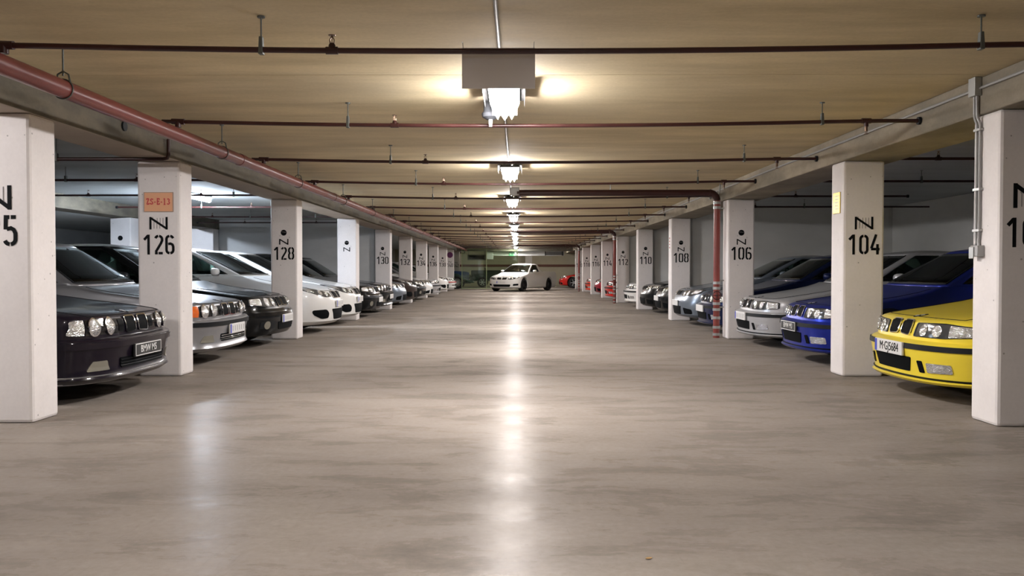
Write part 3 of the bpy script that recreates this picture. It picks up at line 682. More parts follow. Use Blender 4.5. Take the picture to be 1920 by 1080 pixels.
def loft(rows, cap_bottom=True, cap_top=True):
    b = MB(); n = None; vs = []
    for r in rows:
        o = outline(r); n = len(o); vs += o
    fs = []; mi = []
    for i in range(len(rows)-1):
        for k in range(n): fs.append((i*n+k, i*n+(k+1) % n, (i+1)*n+(k+1) % n, (i+1)*n+k))
    b.add(vs, fs)
    for top, on in ((0, cap_bottom), (len(rows)-1, cap_top)):
        if on:
            b.cur = 1; o = top*n
            # strips across the car keep the caps tidy
            L = [o+NT//2+k for k in range(0, NT//2+1)] + [o+NT+k for k in range(NS)] + [o+NT+NS+k for k in range(0, NT//2+1)]
            R = [o+NT//2-k for k in range(0, NT//2+1)] + [o+n-1-k for k in range(NS)] + [o+2*NT+NS-1-k for k in range(0, NT//2+1)]
            for i in range(len(L)-1):
                q = [L[i], L[i+1], R[i+1], R[i]]; q2 = []
                for v in q:
                    if v not in q2: q2.append(v)
                if len(q2) >= 3: b.f.append(q2); b.mi.append(1)
            b.cur = 0
    return b
def cut(me, cutters):
    """boolean-subtract cutter meshes, keep the result as a plain mesh"""
    o = bpy.data.objects.new('cutting_source', me); COL.objects.link(o); cs = []
    for c in cutters:
        c.materials.clear(); c.materials.append(M_int)
        co = bpy.data.objects.new('cutting_tool', c); COL.objects.link(co); cs.append(co)
        m = o.modifiers.new('cut', 'BOOLEAN'); m.object = co; m.operation = 'DIFFERENCE'; m.solver = 'EXACT'
        if hasattr(m, 'material_mode'): m.material_mode = 'TRANSFER'
    bpy.context.view_layer.update()
    r = bpy.data.meshes.new_from_object(o.evaluated_get(bpy.context.evaluated_depsgraph_get()))
    for q in cs + [o]: bpy.data.objects.remove(q)
    r.polygons.foreach_set('use_smooth', [True]*len(r.polygons)); r.set_sharp_from_angle(angle=math.radians(28))
    return r
def smooth_poly(pts, r, n=4):
    """round the corners of a polygon"""
    P = [Vector(p) for p in pts]; out = []
    for i in range(len(P)):
        a, b_, c = P[i-1], P[i], P[(i+1) % len(P)]
        d1 = (a-b_); d2 = (c-b_); k = min(r, d1.length*.45, d2.length*.45)
        p0 = b_ + d1.normalized()*k; p1 = b_ + d2.normalized()*k
        for q in range(n+1):
            t = q/n; out.append(tuple(p0*(1-t)**2 + b_*2*t*(1-t) + p1*t*t))
    return out
def circle(cy, cz, ry, rz=None, n=20): return [(cy + ry*math.cos(2*PI*k/n), cz + (rz or ry)*math.sin(2*PI*k/n)) for k in range(n)]
def dense(pts, step=.03):
    out = []
    for p, q in zip(pts, pts[1:]+pts[:1]):
        d = math.hypot(q[0]-p[0], q[1]-p[1]); n = max(1, int(d/step))
        out += [(p[0]+(q[0]-p[0])*k/n, p[1]+(q[1]-p[1])*k/n) for k in range(n)]
    return out
def patch(mb, rows, poly, off, depth=.03, dome=0.0, rings=4, ring_only=None, deep=0.0):
    """raised piece following the nose; ring_only leaves the middle open (a frame), deep sinks its centre"""
    poly = dense(poly); N = len(poly); cy = sum(p[0] for p in poly)/N; cz = sum(p[1] for p in poly)/N
    vs = []; fs = []
    rr = [1 - k/rings for k in range(rings)] if ring_only is None else [1, 1-ring_only]
    def at(y, z, d):
        return front_pt(rows, y, z) + front_n(rows, y, z)*d
    for r in rr:
        for (y, z) in poly:
            vs.append(at(cy+(y-cy)*r, cz+(z-cz)*r, off + dome*(1-r*r) - deep*(1-r)))
    for i in range(len(rr)-1):
        for k in range(N): fs.append((i*N+k, i*N+(k+1) % N, (i+1)*N+(k+1) % N, (i+1)*N+k))
    if ring_only is None:
        vs.append(at(cy, cz, off+dome-deep)); c = len(vs)-1; o = (len(rr)-1)*N
        for k in range(N): fs.append((o+k, o+(k+1) % N, c))
    s0 = len(vs)
    for (y, z) in poly: vs.append(at(y, z, off-depth))
    for k in range(N): fs.append((k, s0+k, s0+(k+1) % N, (k+1) % N))
    if ring_only is not None:
        s1 = len(vs); o = N
        for (y, z) in poly: vs.append(at(cy+(y-cy)*rr[1], cz+(z-cz)*rr[1], off-depth))
        for k in range(N): fs.append((o+k, o+(k+1) % N, s1+(k+1) % N, s1+k))
    mb.add(vs, fs); return mb
def band(mb, rows, z0, z1, off, back=.9, th=.03):
    """strip wrapped round the nose and a little way along both sides"""
    vs = []; fs = []; seq = []
    xf, D, n, hw, xr, Dr = interp(rows, (z0+z1)/2)
    for k in range(6, 0, -1): seq.append(('s', -1, back*k/6))
    for t in TS: seq.append(('f', t, 0))
    for k in range(1, 7): seq.append(('s', 1, back*k/6))
    for kind, t, f in seq:
        for z, inner in ((z0, 1), (z0, 0), (z1, 0), (z1, 1)):
            xf, D, n, hw, xr, Dr = interp(rows, z); o = off - (th if inner else 0)
            if kind == 'f':
                a = math.radians(t); c = abs(math.cos(a))**(2/n); sn = math.copysign(abs(math.sin(a))**(2/n), math.sin(a))
                vs.append((xf-D+(D+o)*c, (hw+o)*sn, z))
            else: vs.append((xf-D-f, t*(hw+o), z))
    for i in range(len(seq)-1):
        for k in range(4): fs.append((i*4+k, i*4+(k+1) % 4, i*4+4+(k+1) % 4, i*4+4+k))
    fs += [(0, 1, 2, 3), tuple(len(vs)-4+k for k in (3, 2, 1, 0))]
    mb.add(vs, fs); return mb

def body_rows(st):
    """lower body, bottom to belt, then the hoop of the cabin"""
    L = st['L']; W = st['W']; lip = st.get('lip', .0)
    return st['low'], st['cab']
def mk_style(L, W, low, cab, **k):
    d = dict(L=L, W=W, low=low, cab=cab); d.update(k); return d
def cabin(xc, roofx, xrw, rear_roof, z0, ztop, hw0, hwt, Dw=.16):
    """cabin outlines from the belt line to the roof: xc windscreen foot, roofx its top, rear_roof/xrw rear window"""
    rows = []; n = 3.0
    for k in (0, .07, .25, .45, .65, .83, .93):
        z = z0 + (ztop-.05-z0)*k; s = k**1.08
        rows.append((z, xc+(roofx-xc)*s, Dw, n, hw0+(hwt-hw0)*k, xrw+(rear_roof-xrw)*k**.9, .18))
    z = ztop-.05; half = (roofx-rear_roof)/2; mid = (roofx+rear_roof)/2
    for q in (.975, .90, .78, .60, .38, .14):
        rows.append((z + .052*(1-q*q), mid+half*q, min(Dw, half*q*.8), n, hwt*q, mid-half*q, min(.18, half*q*.8)))
    return rows
STY = {}
# boxy saloon with four round lamps
STY['saloon_round'] = mk_style(4.72, 1.75,
  [(.155,-.17,.40,2.5,.78,-4.50,.3),(.18,-.05,.42,2.7,.83,-4.6,.3),(.215,-.005,.42,2.8,.855,-4.66,.3),(.24,-.02,.42,2.8,.855,-4.68,.3),(.30,-.035,.42,2.8,.86,-4.70,.3),(.40,-.02,.42,2.8,.868,-4.72,.3),
   (.47,.0,.42,2.8,.873,-4.72,.3),(.515,.0,.42,2.8,.873,-4.72,.3),(.53,-.025,.41,2.9,.872,-4.70,.3),(.535,-.095,.36,3.2,.870,-4.68,.28),(.62,-.10,.34,3.4,.872,-4.70,.25),(.690,-.125,.33,3.4,.872,-4.71,.22),(.708,-.15,.32,3.4,.868,-4.71,.22),(.722,-.20,.31,3.4,.864,-4.70,.22),
   (.74,-.32,.29,3.6,.858,-4.70,.2),(.765,-.52,.26,3.8,.85,-4.69,.2),(.80,-.83,.22,4,.842,-4.68,.18),(.84,-1.13,.17,4,.83,-4.67,.16),(.875,-1.33,.13,4,.82,-4.66,.14),(.895,-1.40,.12,4,.812,-4.2,.12),(.91,-1.43,.12,4,.80,-4.05,.12)],
  cabin(-1.44, -2.17, -4.02, -3.35, .91, 1.44, .765, .60), lamps='round4', kid=(.022,.212,.548,.692), strip=(.455,.505), wheel=.315, axles=(-.85,-3.61))
# saloon with covered twin lamps
STY['saloon_cover'] = mk_style(4.77, 1.80,
  [(.16,-.22,.48,2.4,.79,-4.5,.3),(.19,-.06,.50,2.5,.85,-4.6,.3),(.25,-.02,.50,2.5,.875,-4.7,.3),(.40,.0,.50,2.5,.89,-4.75,.3),(.47,.0,.50,2.5,.895,-4.77,.3),(.515,-.02,.50,2.5,.895,-4.77,.3),(.545,-.06,.48,2.6,.893,-4.76,.3),(.60,-.085,.45,2.7,.893,-4.76,.28),
   (.67,-.12,.43,2.8,.89,-4.75,.26),(.70,-.16,.42,2.8,.885,-4.75,.26),(.722,-.23,.40,3,.88,-4.74,.26),(.75,-.40,.37,3.2,.872,-4.73,.24),(.79,-.68,.31,3.4,.862,-4.72,.22),(.83,-.97,.26,3.6,.85,-4.71,.2),(.87,-1.21,.20,3.8,.838,-4.70,.18),(.905,-1.36,.16,4,.825,-4.66,.16),(.92,-1.42,.15,4,.81,-4.1,.14)],
  cabin(-1.43, -2.22, -4.08, -3.3, .92, 1.46, .78, .60, .2), lamps='cover', kid=(.02,.205,.565,.695), strip=(.45,.50), wheel=.325, axles=(-.86,-3.69))
# compact with rectangular covered lamps
STY['compact'] = mk_style(4.43, 1.71,
  [(.145,-.15,.46,2.4,.75,-4.2,.3),(.165,-.01,.50,2.5,.80,-4.3,.3),(.185,.012,.50,2.5,.815,-4.34,.3),(.20,-.015,.49,2.5,.82,-4.36,.3),(.25,-.02,.48,2.5,.832,-4.38,.3),(.36,.0,.48,2.5,.845,-4.42,.3),(.43,.012,.48,2.5,.852,-4.43,.3),(.475,.012,.48,2.5,.852,-4.43,.3),(.492,-.02,.46,2.6,.850,-4.42,.3),(.505,-.07,.44,2.7,.848,-4.41,.3),
   (.58,-.09,.42,2.8,.848,-4.41,.26),(.645,-.115,.40,2.9,.846,-4.41,.24),(.668,-.15,.39,3,.842,-4.40,.24),(.685,-.22,.37,3.1,.838,-4.40,.24),(.71,-.38,.34,3.2,.832,-4.40,.22),(.75,-.66,.29,3.4,.824,-4.40,.2),(.79,-.92,.24,3.6,.815,-4.39,.18),(.835,-1.14,.19,3.8,.804,-4.38,.16),(.875,-1.28,.15,4,.794,-4.36,.15),(.90,-1.34,.14,4,.782,-3.9,.14)],
  cabin(-1.36, -2.08, -3.85, -3.15, .90, 1.36, .75, .57, .18), lamps='rect', kid=(.018,.195,.53,.658), strip=(.435,.478), wheel=.31, axles=(-.80,-3.50))
# rounded coupe
STY['coupe'] = mk_style(4.49, 1.78,
  [(.15,-.24,.50,2.3,.78,-4.2,.3),(.18,-.07,.54,2.4,.84,-4.35,.3),(.22,-.02,.55,2.4,.86,-4.4,.3),(.34,.0,.55,2.4,.875,-4.47,.3),(.44,.0,.55,2.4,.885,-4.49,.3),(.50,-.02,.54,2.4,.886,-4.49,.3),(.56,-.055,.52,2.5,.885,-4.48,.3),(.63,-.09,.50,2.5,.882,-4.47,.28),(.68,-.14,.48,2.6,.878,-4.46,.28),
   (.708,-.22,.46,2.7,.872,-4.45,.28),(.735,-.36,.42,2.9,.866,-4.44,.26),(.775,-.62,.36,3.1,.858,-4.43,.24),(.82,-.90,.30,3.4,.848,-4.42,.22),(.865,-1.12,.24,3.7,.835,-4.41,.2),(.90,-1.27,.18,4,.822,-4.38,.18),(.92,-1.33,.17,4,.806,-3.95,.16)],
  cabin(-1.35, -2.15, -3.95, -3.1, .92, 1.37, .77, .57, .2), lamps='wedge', kid=(.025,.20,.575,.68), strip=None, wheel=.33, axles=(-.82,-3.55))
# big rounded saloon with swept lamps
STY['swept'] = mk_style(4.85, 1.85,
  [(.14,-.30,.55,2.3,.82,-4.6,.3),(.17,-.10,.60,2.3,.87,-4.7,.3),(.22,-.02,.60,2.3,.895,-4.78,.3),(.34,.0,.60,2.3,.91,-4.83,.3),(.46,.0,.60,2.3,.922,-4.85,.3),(.54,-.01,.59,2.3,.925,-4.85,.3),(.60,-.035,.57,2.35,.925,-4.85,.3),(.67,-.075,.55,2.4,.922,-4.84,.3),(.73,-.13,.53,2.5,.918,-4.84,.28),
   (.758,-.20,.51,2.6,.914,-4.83,.28),(.785,-.33,.47,2.8,.908,-4.82,.28),(.825,-.56,.42,3,.90,-4.81,.26),(.87,-.84,.35,3.3,.89,-4.80,.24),(.915,-1.08,.28,3.6,.875,-4.79,.22),(.955,-1.25,.21,3.9,.86,-4.76,.2),(.98,-1.32,.18,4,.842,-4.3,.18)],
  cabin(-1.34, -2.25, -4.25, -3.45, .98, 1.47, .80, .61, .22), lamps='swept', kid=(.03,.27,.585,.715), strip=None, wheel=.335, axles=(-.89,-3.78))
# pickup made from a coupe
STY['pickup'] = mk_style(4.62, 1.80,
  [(.15,-.26,.50,2.4,.80,-4.4,.25),(.18,-.07,.54,2.4,.86,-4.5,.25),(.22,-.01,.55,2.4,.875,-4.54,.25),(.34,.0,.55,2.4,.888,-4.58,.25),(.46,.0,.55,2.4,.898,-4.6,.25),(.54,-.015,.54,2.4,.90,-4.61,.25),(.61,-.04,.52,2.5,.90,-4.62,.25),(.67,-.08,.50,2.5,.898,-4.62,.25),(.715,-.15,.48,2.6,.893,-4.62,.25),
   (.742,-.24,.46,2.7,.888,-4.62,.25),(.77,-.40,.42,2.9,.882,-4.62,.25),(.81,-.68,.36,3.2,.874,-4.62,.25),(.85,-.94,.30,3.5,.862,-4.61,.25),(.89,-1.14,.23,3.8,.85,-4.60,.25),(.92,-1.25,.18,4,.84,-4.58,.22),(.955,-1.34,.17,4,.826,-4.55,.2),(.985,-2.75,.17,4,.81,-4.52,.2),(1.0,-3.0,.15,4,.80,-4.5,.2)],
  cabin(-1.30, -2.02, -3.20, -2.88, .945, 1.42, .785, .58, .2), lamps='slim', kid=(.03,.275,.59,.695), strip=None, wheel=.335, axles=(-.80,-3.56))

def side_lamps(style, rows, root, near, indicator=None):
    k = STY[style]['lamps']
    for s_ in (-1, 1):
        f = lambda pts: [(y*s_, z) for y, z in pts]
        if k == 'round4':
            o = patch(MB(), rows, f(smooth_poly([(.235,.562),(.235,.678),(.722,.684),(.732,.56)], .015)), .004, .05).build('headlight', M_gloss_black, root, smooth=35)
            for cy in (.462, .650):
                lb = patch(MB(), rows, f(circle(cy, .622, .056, .065)), .016, .05, dome=.018).build('lens', M_lens, o, smooth=40)
                patch(MB(), rows, f(circle(cy, .622, .061, .070)), .018, .05, ring_only=.10).build('lens_ring', M_chrome, o, smooth=35)
            r = patch(MB(), rows, f(smooth_poly([(.742,.562),(.737,.685),(.825,.678),(.842,.57)], .012)), .010, .05).build('indicator', indicator or M_lens, root, smooth=35)
            if near:
                g = MB()
                for q in range(6): patch(g, rows, f([(.245+.014*q,.575),(.245+.014*q,.67),(.249+.014*q,.67),(.249+.014*q,.575)]), .010, .02, rings=2)
                g.build('slat', M_trim, o)
        elif k in ('rect', 'cover', 'wedge', 'swept', 'slim'):
            poly, bowls, ind = {
              'rect': ([(.245,.530),(.255,.642),(.60,.650),(.80,.640),(.805,.555),(.60,.535)], [(.37,.588,.048),(.53,.590,.048)], [(.645,.545),(.645,.640),(.79,.633),(.795,.56)]),
              'cover': ([(.26,.575),(.27,.690),(.60,.698),(.82,.685),(.835,.60),(.60,.572)], [(.36,.632,.055),(.535,.634,.058)], [(.66,.59),(.66,.685),(.815,.675),(.82,.61)]),
              'wedge': ([(.27,.585),(.28,.672),(.50,.70),(.74,.715),(.83,.70),(.80,.63),(.62,.575),(.50,.590),(.40,.572)], [(.385,.625,.042),(.53,.635,.045)], [(.64,.61),(.66,.695),(.80,.693),(.77,.63)]),
              'swept': ([(.33,.625),(.36,.680),(.58,.735),(.80,.80),(.86,.80),(.86,.735),(.70,.655),(.52,.618)], [(.49,.668,.038),(.63,.695,.042)], [(.73,.70),(.75,.765),(.84,.785),(.84,.73)]),
              'slim': ([(.35,.61),(.36,.675),(.55,.70),(.78,.735),(.85,.725),(.80,.665),(.60,.615),(.45,.60)], [(.42,.648,.035),(.56,.655,.038)], [(.68,.66),(.70,.705),(.82,.715),(.79,.67)]),
            }[k]
            if near or k != 'x':
                o = patch(MB(), rows, f(smooth_poly(poly, .018)), .006, .04).build('headlight', M_lensdark, root, smooth=40)
                for cy, cz, r in bowls: patch(MB(), rows, f(circle(cy, cz, r)), .012, .03, dome=.010, rings=3).build('lens', M_lens, o, smooth=45)
                patch(MB(), rows, f(smooth_poly(ind, .01)), .010, .02).build('indicator', indicator or M_lens, o, smooth=40)
            if near and k in ('rect', 'cover'):
                patch(MB(), rows, f(smooth_poly(poly, .018)), .010, .05, ring_only=.05).build('lamp_frame', M_trim, o, smooth=40)

def wheel_mesh(r, wd, spokes, cache={}):
    key = (r, wd, spokes)
    if key in cache: return cache[key]
    t = MB().lathe([(r*.62, -wd/2), (r*.92, -wd/2), (r, -wd*.32), (r, wd*.32), (r*.92, wd/2), (r*.62, wd/2)], 'y', (0,0,0), 28, closed=True).mesh('wheel', M_tyre, 40)
    m = MB(); m.lathe([(r*.60, -wd*.42), (r*.66, -wd*.42), (r*.66, wd*.44), (r*.60, wd*.44), (r*.57, wd*.2)], 'y', (0,0,0), 28, closed=True)
    m.lathe([(0, wd*.30), (r*.14, wd*.36), (r*.16, wd*.2), (0, wd*.15)], 'y', (0,0,0), 16)
    for k in range(spokes):
        a = 2*PI*k/spokes; c, s_ = math.cos(a), math.sin(a); h = r*.055 if spokes > 6 else r*.09
        vs = [(rr*c - hh*s_, yy, rr*s_ + hh*c) for rr in (r*.10, r*.61) for hh, yy in ((-h, wd*.2), (h, wd*.2), (h*.7, wd*.36), (-h*.7, wd*.36))]
        m.add(vs, [(0,1,2,3),(4,7,6,5),(0,4,5,1),(1,5,6,2),(2,6,7,3),(3,7,4,0)])
    rim = m.mesh('rim', M_alloy, 40)
    d = MB().lathe([(0, -wd*.1), (r*.6, -wd*.1), (r*.6, -wd*.05), (0, -wd*.05)], 'y', (0,0,0), 20).mesh('brake_disc', M_trim, 40)
    cache[key] = (t, rim, d); return cache[key]

BODY = {}
def car(style, label, loc, facing, pm, near=True, plate=None, lip=None, indicator=None, strip_m=None, rim_m=None, emblem_on=True, cat='car', name='parked_car', group=None, cabin_on=True, kid_m=None):
    st = STY[style]; low, cab = st['low'], st['cab']
    root = thing(name, label, cat, (loc[0], loc[1], 0), facing, group, 1.06)
    # painted shell with wheel arches
    if style not in BODY:
        me = loft(low).mesh('body', [M_int, M_int], None)
        cs = [MB().lathe([(0, -1.2), (st['wheel']*1.14, -1.2), (st['wheel']*1.14, 1.2), (0, 1.2)], 'y', (ax, 0, st['wheel']+.005), 32).mesh('arch', M_int, None) for ax in st['axles']]
        if style == 'pickup': cs.append(MB().box(-4.45, -3.22, -.70, .70, .55, 1.2).mesh('bed', M_int, None))
        BODY[style] = cut(me, cs)
    me = BODY[style].copy(); me.materials.clear(); me.materials.append(pm); me.materials.append(M_int)
    body = link('body', me, root)
    # wheels
    wm = wheel_mesh(st['wheel'], .22, 10 if near else 5)
    for ax in st['axles']:
        for s_ in (-1, 1):
            hw = interp(low, .33)[3]
            wl = link('wheel', wm[0], root); wl.location = (ax, s_*(hw-.125), st['wheel']); wl.rotation_euler = (0, 0, 0 if s_ > 0 else PI)
            ri = link('rim', wm[1], wl); 
            if rim_m:
                ri.data = ri.data.copy(); ri.data.materials.clear(); ri.data.materials.append(rim_m)
            link('brake_disc', wm[2], wl)
    # cabin hoop: pillars and roof stay, window openings become panes
    n = 2*NT+2*NS; levels = [outline(r) for r in cab]; nl = len(levels)
    def sector(k):
        """name of the window whose strip between outline points k and k+1 is glass, else None"""
        if k < NT-1:
            return 'windscreen' if 4 <= k < NT-5 else None
        if k < NT+NS+1-1:
            j = k-(NT-1)
            return None if j < 1 or j >= 11 or (j == 7 and style != 'pickup') else ('L1' if j < 7 or style == 'pickup' else 'L2')
        if k < 2*NT+NS-1:
            j = k-(NT+NS); return 'rear_window' if 5 <= j < NT-6 else None
        j = k-(2*NT+NS-1); j2 = NS-j
        return None if j2 < 1 or j2 >= 11 or (j2 == 7 and style != 'pickup') else ('R1' if j2 < 7 or style == 'pickup' else 'R2')
    shell = MB(); panes = {}
    shell.v = [p for lv in levels for p in lv]
    for i in range(nl-1):
        for k in range(n):
            q = [i*n+k, i*n+(k+1) % n, (i+1)*n+(k+1) % n, (i+1)*n+k]
            w_ = sector(k) if 1 <= i < 6 else None
            if w_: panes.setdefault(w_, []).append(q)
            else: shell.f.append(q); shell.mi.append(0)
    o = (nl-1)*n
    shell.f.append([o+k for k in range(n)]); shell.mi.append(0)
    rm = shell.mesh('roof', [pm], 32)
    bm = bmesh.new(); bm.from_mesh(rm); bmesh.ops.delete(bm, geom=[v for v in bm.verts if not v.link_faces], context='VERTS'); bm.to_mesh(rm); bm.free()
    ro = link('roof', rm, root); sm = ro.modifiers.new('thickness', 'SOLIDIFY'); sm.thickness = .028; sm.offset = -1
    wn = {'windscreen': 'windscreen', 'rear_window': 'rear_window'}
    for w_, fs in panes.items():
        idx = sorted({i for f in fs for i in f}); mp = {a: b_ for b_, a in enumerate(idx)}
        pm_ = MB(); pm_.add([shell.v[i] for i in idx], [[mp[i] for i in f] for f in fs])
        po = pm_.build(wn.get(w_, 'side_window'), M_darkglass if style == 'pickup' else M_glass, root, smooth=40); po['label'] = 'tinted glass'
        sm2 = po.modifiers.new('thickness', 'SOLIDIFY'); sm2.thickness = .004
        if near and w_ == 'windscreen':
            # black seal round the screen
            z0, z1 = cab[1][0], cab[6][0]
            for sg in (4, NT-5):
                MB().tube([Vector(levels[i][sg])+Vector((.002, 0, 0)) for i in range(1, 7)], .009, 6).build('window_seal', M_trim, po, smooth=60)
            MB().tube([Vector(levels[1][k])+Vector((.002, 0, .002)) for k in range(4, NT-4)], .010, 6).build('window_seal', M_trim, po, smooth=60)
    xc, zc, hwc = cab[0][1], cab[0][0], cab[0][4]
    # cabin interior
    d = MB(); d.box(xc-.75, xc-.2, -hwc+.1, hwc-.1, zc-.02, zc+.035); d.build('dashboard', M_int, root, bevel=.02)
    for ys_ in (-.36, .36):
        b = MB(); x0 = xc-1.45
        b.add([(x0,ys_-.23,zc-.1),(x0,ys_+.23,zc-.1),(x0-.14,ys_+.20,zc+.20),(x0-.14,ys_-.20,zc+.20),(x0-.10,ys_-.23,zc-.1),(x0-.10,ys_+.23,zc-.1),(x0-.22,ys_+.20,zc+.20),(x0-.22,ys_-.20,zc+.20)],
              [(0,1,2,3),(4,7,6,5),(0,4,5,1),(1,5,6,2),(2,6,7,3),(3,7,4,0)])
        b.box(x0-.25, x0-.16, ys_-.13, ys_+.13, zc+.24, zc+.38); b.box(x0-.21, x0-.19, ys_-.05, ys_+.05, zc+.15, zc+.26)
        b.build('seat', M_seat, root, bevel=.03)
    if near:
        b = MB(); ctr = Vector((xc-.80, .36, zc+.03)); ux = Vector((.35, 0, .94)).normalized()
        b.tube([ctr + Vector((0, 1, 0))*.18*math.cos(a) + ux*.18*math.sin(a) for a in [2*PI*q/24 for q in range(25)]], .014, 8); b.tube([ctr-Vector((0, .17, 0)), ctr+Vector((0, .17, 0))], .016, 6)
        b.build('steering_wheel', M_trim, root, smooth=60)
    # door mirrors
    for s_ in (-1, 1):
        b = MB(); vs = []; fs = []; nu, nv = 12, 8; cx, cy, cz = xc-.52, s_*(hwc+.16), zc+.075
        for i in range(nv+1):
            ph = -PI/2 + PI*i/nv
            for j in range(nu):
                th = 2*PI*j/nu; x = math.cos(ph)*math.cos(th); y = math.cos(ph)*math.sin(th); z = math.sin(ph)
                e = lambda v, p: math.copysign(abs(v)**p, v)
                vs.append((cx + (.085 if x > 0 else .03)*e(x, .8), cy + .105*e(y, .7), cz + .062*e(z, .7)))
        for i in range(nv):
            for j in range(nu): fs.append((i*nu+j, i*nu+(j+1) % nu, (i+1)*nu+(j+1) % nu, (i+1)*nu+j))
        b.add(vs, fs); mo = b.build('door_mirror', pm, root, smooth=50)
        MB().box(cx-.02, cx+.03, min(s_*(hwc-.02), s_*(hwc+.1)), max(s_*(hwc-.02), s_*(hwc+.1)), zc+.02, zc+.05).build('mirror_foot', M_trim, mo)
    # nose details
    rows = low
    y0, y1, z0, z1 = st['kid']
    for s_ in (-1, 1):
        f = lambda pts: [(y*s_, z) for y, z in pts]
        if style in ('saloon_round', 'compact', 'saloon_cover'): pts = [(y0, z0+.012), (y0+.004, z1), (y1, z1), (y1-.004, z0)]
        else: pts = [(y0, z0+.008), (y0+.006, z1-.01), (y1, z1), (y1-.012, z0+.015)]
        pts = f(smooth_poly(pts, .038 if style == 'compact' else .025))
        g = patch(MB(), rows, pts, .008, .04, dome=.004).build('kidney_grille', kid_m or M_intake, root, smooth=40)
        patch(MB(), rows, pts, .014, .05, ring_only=.11).build('grille_frame', M_chrome if not kid_m else kid_m, g, smooth=40)
        if style == 'pickup':
            b = MB()
            for q in range(1, 6):
                yy = y0 + (y1-y0)*q/6
                patch(b, rows, f([(yy-.003, z0+.022), (yy-.003, z1-.012), (yy+.003, z1-.012), (yy+.003, z0+.022)]), .012, .02, rings=2)
            b.build('slat', M_trim, g)
    side_lamps(style, rows, root, near, indicator)
    if st['strip']: band(MB(), rows, *st['strip'], .012, .30).build('bumper_strip', strip_m or M_trim, root, smooth=35)
    if lip is not None: band(MB(), rows, low[1][0]-.004, low[1][0]+(.062 if style == 'saloon_round' else .05), .012, .3).build('front_lip', lip, root, smooth=35)
    # lower openings
    def pb(name, polys, m, off=.004, both=False, rings=4, deep=0.0):
        for s_ in ((-1, 1) if both else (1,)):
            for p in polys: patch(MB(), rows, [(y*s_, z) for y, z in p], off, .03, rings=rings, deep=deep).build(name, m, root, smooth=35)
    sp_ = smooth_poly
    if style == 'saloon_round':
        pb('air_intake', [sp_([(-.40,.275),(-.42,.36),(.42,.36),(.40,.275)], .02)], M_intake, .006)
        pb('fog_lamp', [sp_([(.54,.275),(.57,.355),(.70,.355),(.74,.275)], .012)], M_fog, .006, True)
        b = MB()
        for q in range(3): patch(b, rows, [(-.41,.288+.026*q),(-.41,.297+.026*q),(.41,.297+.026*q),(.41,.288+.026*q)], .014, .02, rings=2)
        b.build('intake_slat', M_chrome if strip_m is None and near == 2 else M_trim, root)
    elif style == 'saloon_cover':
        pb('air_intake', [sp_([(-.33,.25),(-.36,.36),(.36,.36),(.33,.25)], .02)], M_intake, .006)
        pb('fog_lamp', [circle(.62, .325, .055)], M_fog, .008, True)
        pb('side_intake', [sp_([(.45,.27),(.45,.38),(.73,.37),(.73,.28)], .02)], M_trim, .003, True)
    elif style == 'compact':
        pb('air_intake', [sp_([(-.29,.245),(-.33,.365),(.33,.365),(.29,.245)], .015)], M_intake, .006)
        pb('fog_lamp', [sp_([(.50,.255),(.50,.335),(.70,.335),(.70,.265)], .012)], M_lens, .008, True)
        pb('brake_duct', [sp_([(.415,.25),(.40,.345),(.455,.345),(.47,.25)], .01)], M_intake, .006, True)
    elif style == 'coupe':
        pb('air_intake', [sp_([(-.34,.225),(-.38,.385),(.38,.385),(.34,.225)], .03)], M_intake, .006)
        pb('side_intake', [sp_([(.50,.24),(.48,.36),(.70,.33),(.70,.24)], .03)], M_intake, .006, True)
    elif style == 'swept':
        pb('air_intake', [sp_([(-.30,.24),(-.40,.42),(.40,.42),(.30,.24)], .03)], M_intake, .006)
        pb('side_intake', [sp_([(.50,.27),(.50,.36),(.57,.42),(.82,.41),(.80,.33),(.66,.26)], .04)], M_intake, .006, True)
    elif style == 'pickup':
        pb('air_intake', [sp_([(-.46,.24),(-.50,.36),(.50,.36),(.46,.24)], .04)], M_intake, .006)
        pb('side_intake', [sp_([(.60,.29),(.62,.385),(.82,.40),(.82,.31)], .03)], M_intake, .006, True)
    if emblem_on:
        zz = z1 + .028; nn = front_n(rows, 0, zz); cpt = front_pt(rows, 0, zz)
        b = MB(); patch(b, rows, circle(0, zz+.004, .036, .011, 16), .004, .01, rings=2); e = b.build('bonnet_emblem', M_trim, root, smooth=40)
        b = MB(); patch(b, rows, circle(.012, zz+.007, .010, .003, 8), .007, .004, rings=2); patch(b, rows, circle(-.012, zz+.001, .010, .003, 8), .007, .004, rings=2); b.build('emblem_quarter', M_white, e)
    if near:
        # bonnet shut lines and gap over the bumper
        zs = [r[0] for r in low if z1+.012 <= r[0] <= low[-2][0]]
        for s_ in (-1, 1):
            MB().tube([front_pt(rows, s_*(.66+.06*k/len(zs)), z)+Vector((0, 0, .0012)) for k, z in enumerate(zs)], .0035, 6).build('shut_line', M_int, body)
        zq = zs[0]
        MB().tube([front_pt(rows, .66*(k/10.-1), zq)+Vector((0, 0, .001)) for k in range(21)], .0035, 6).build('shut_line', M_int, body)
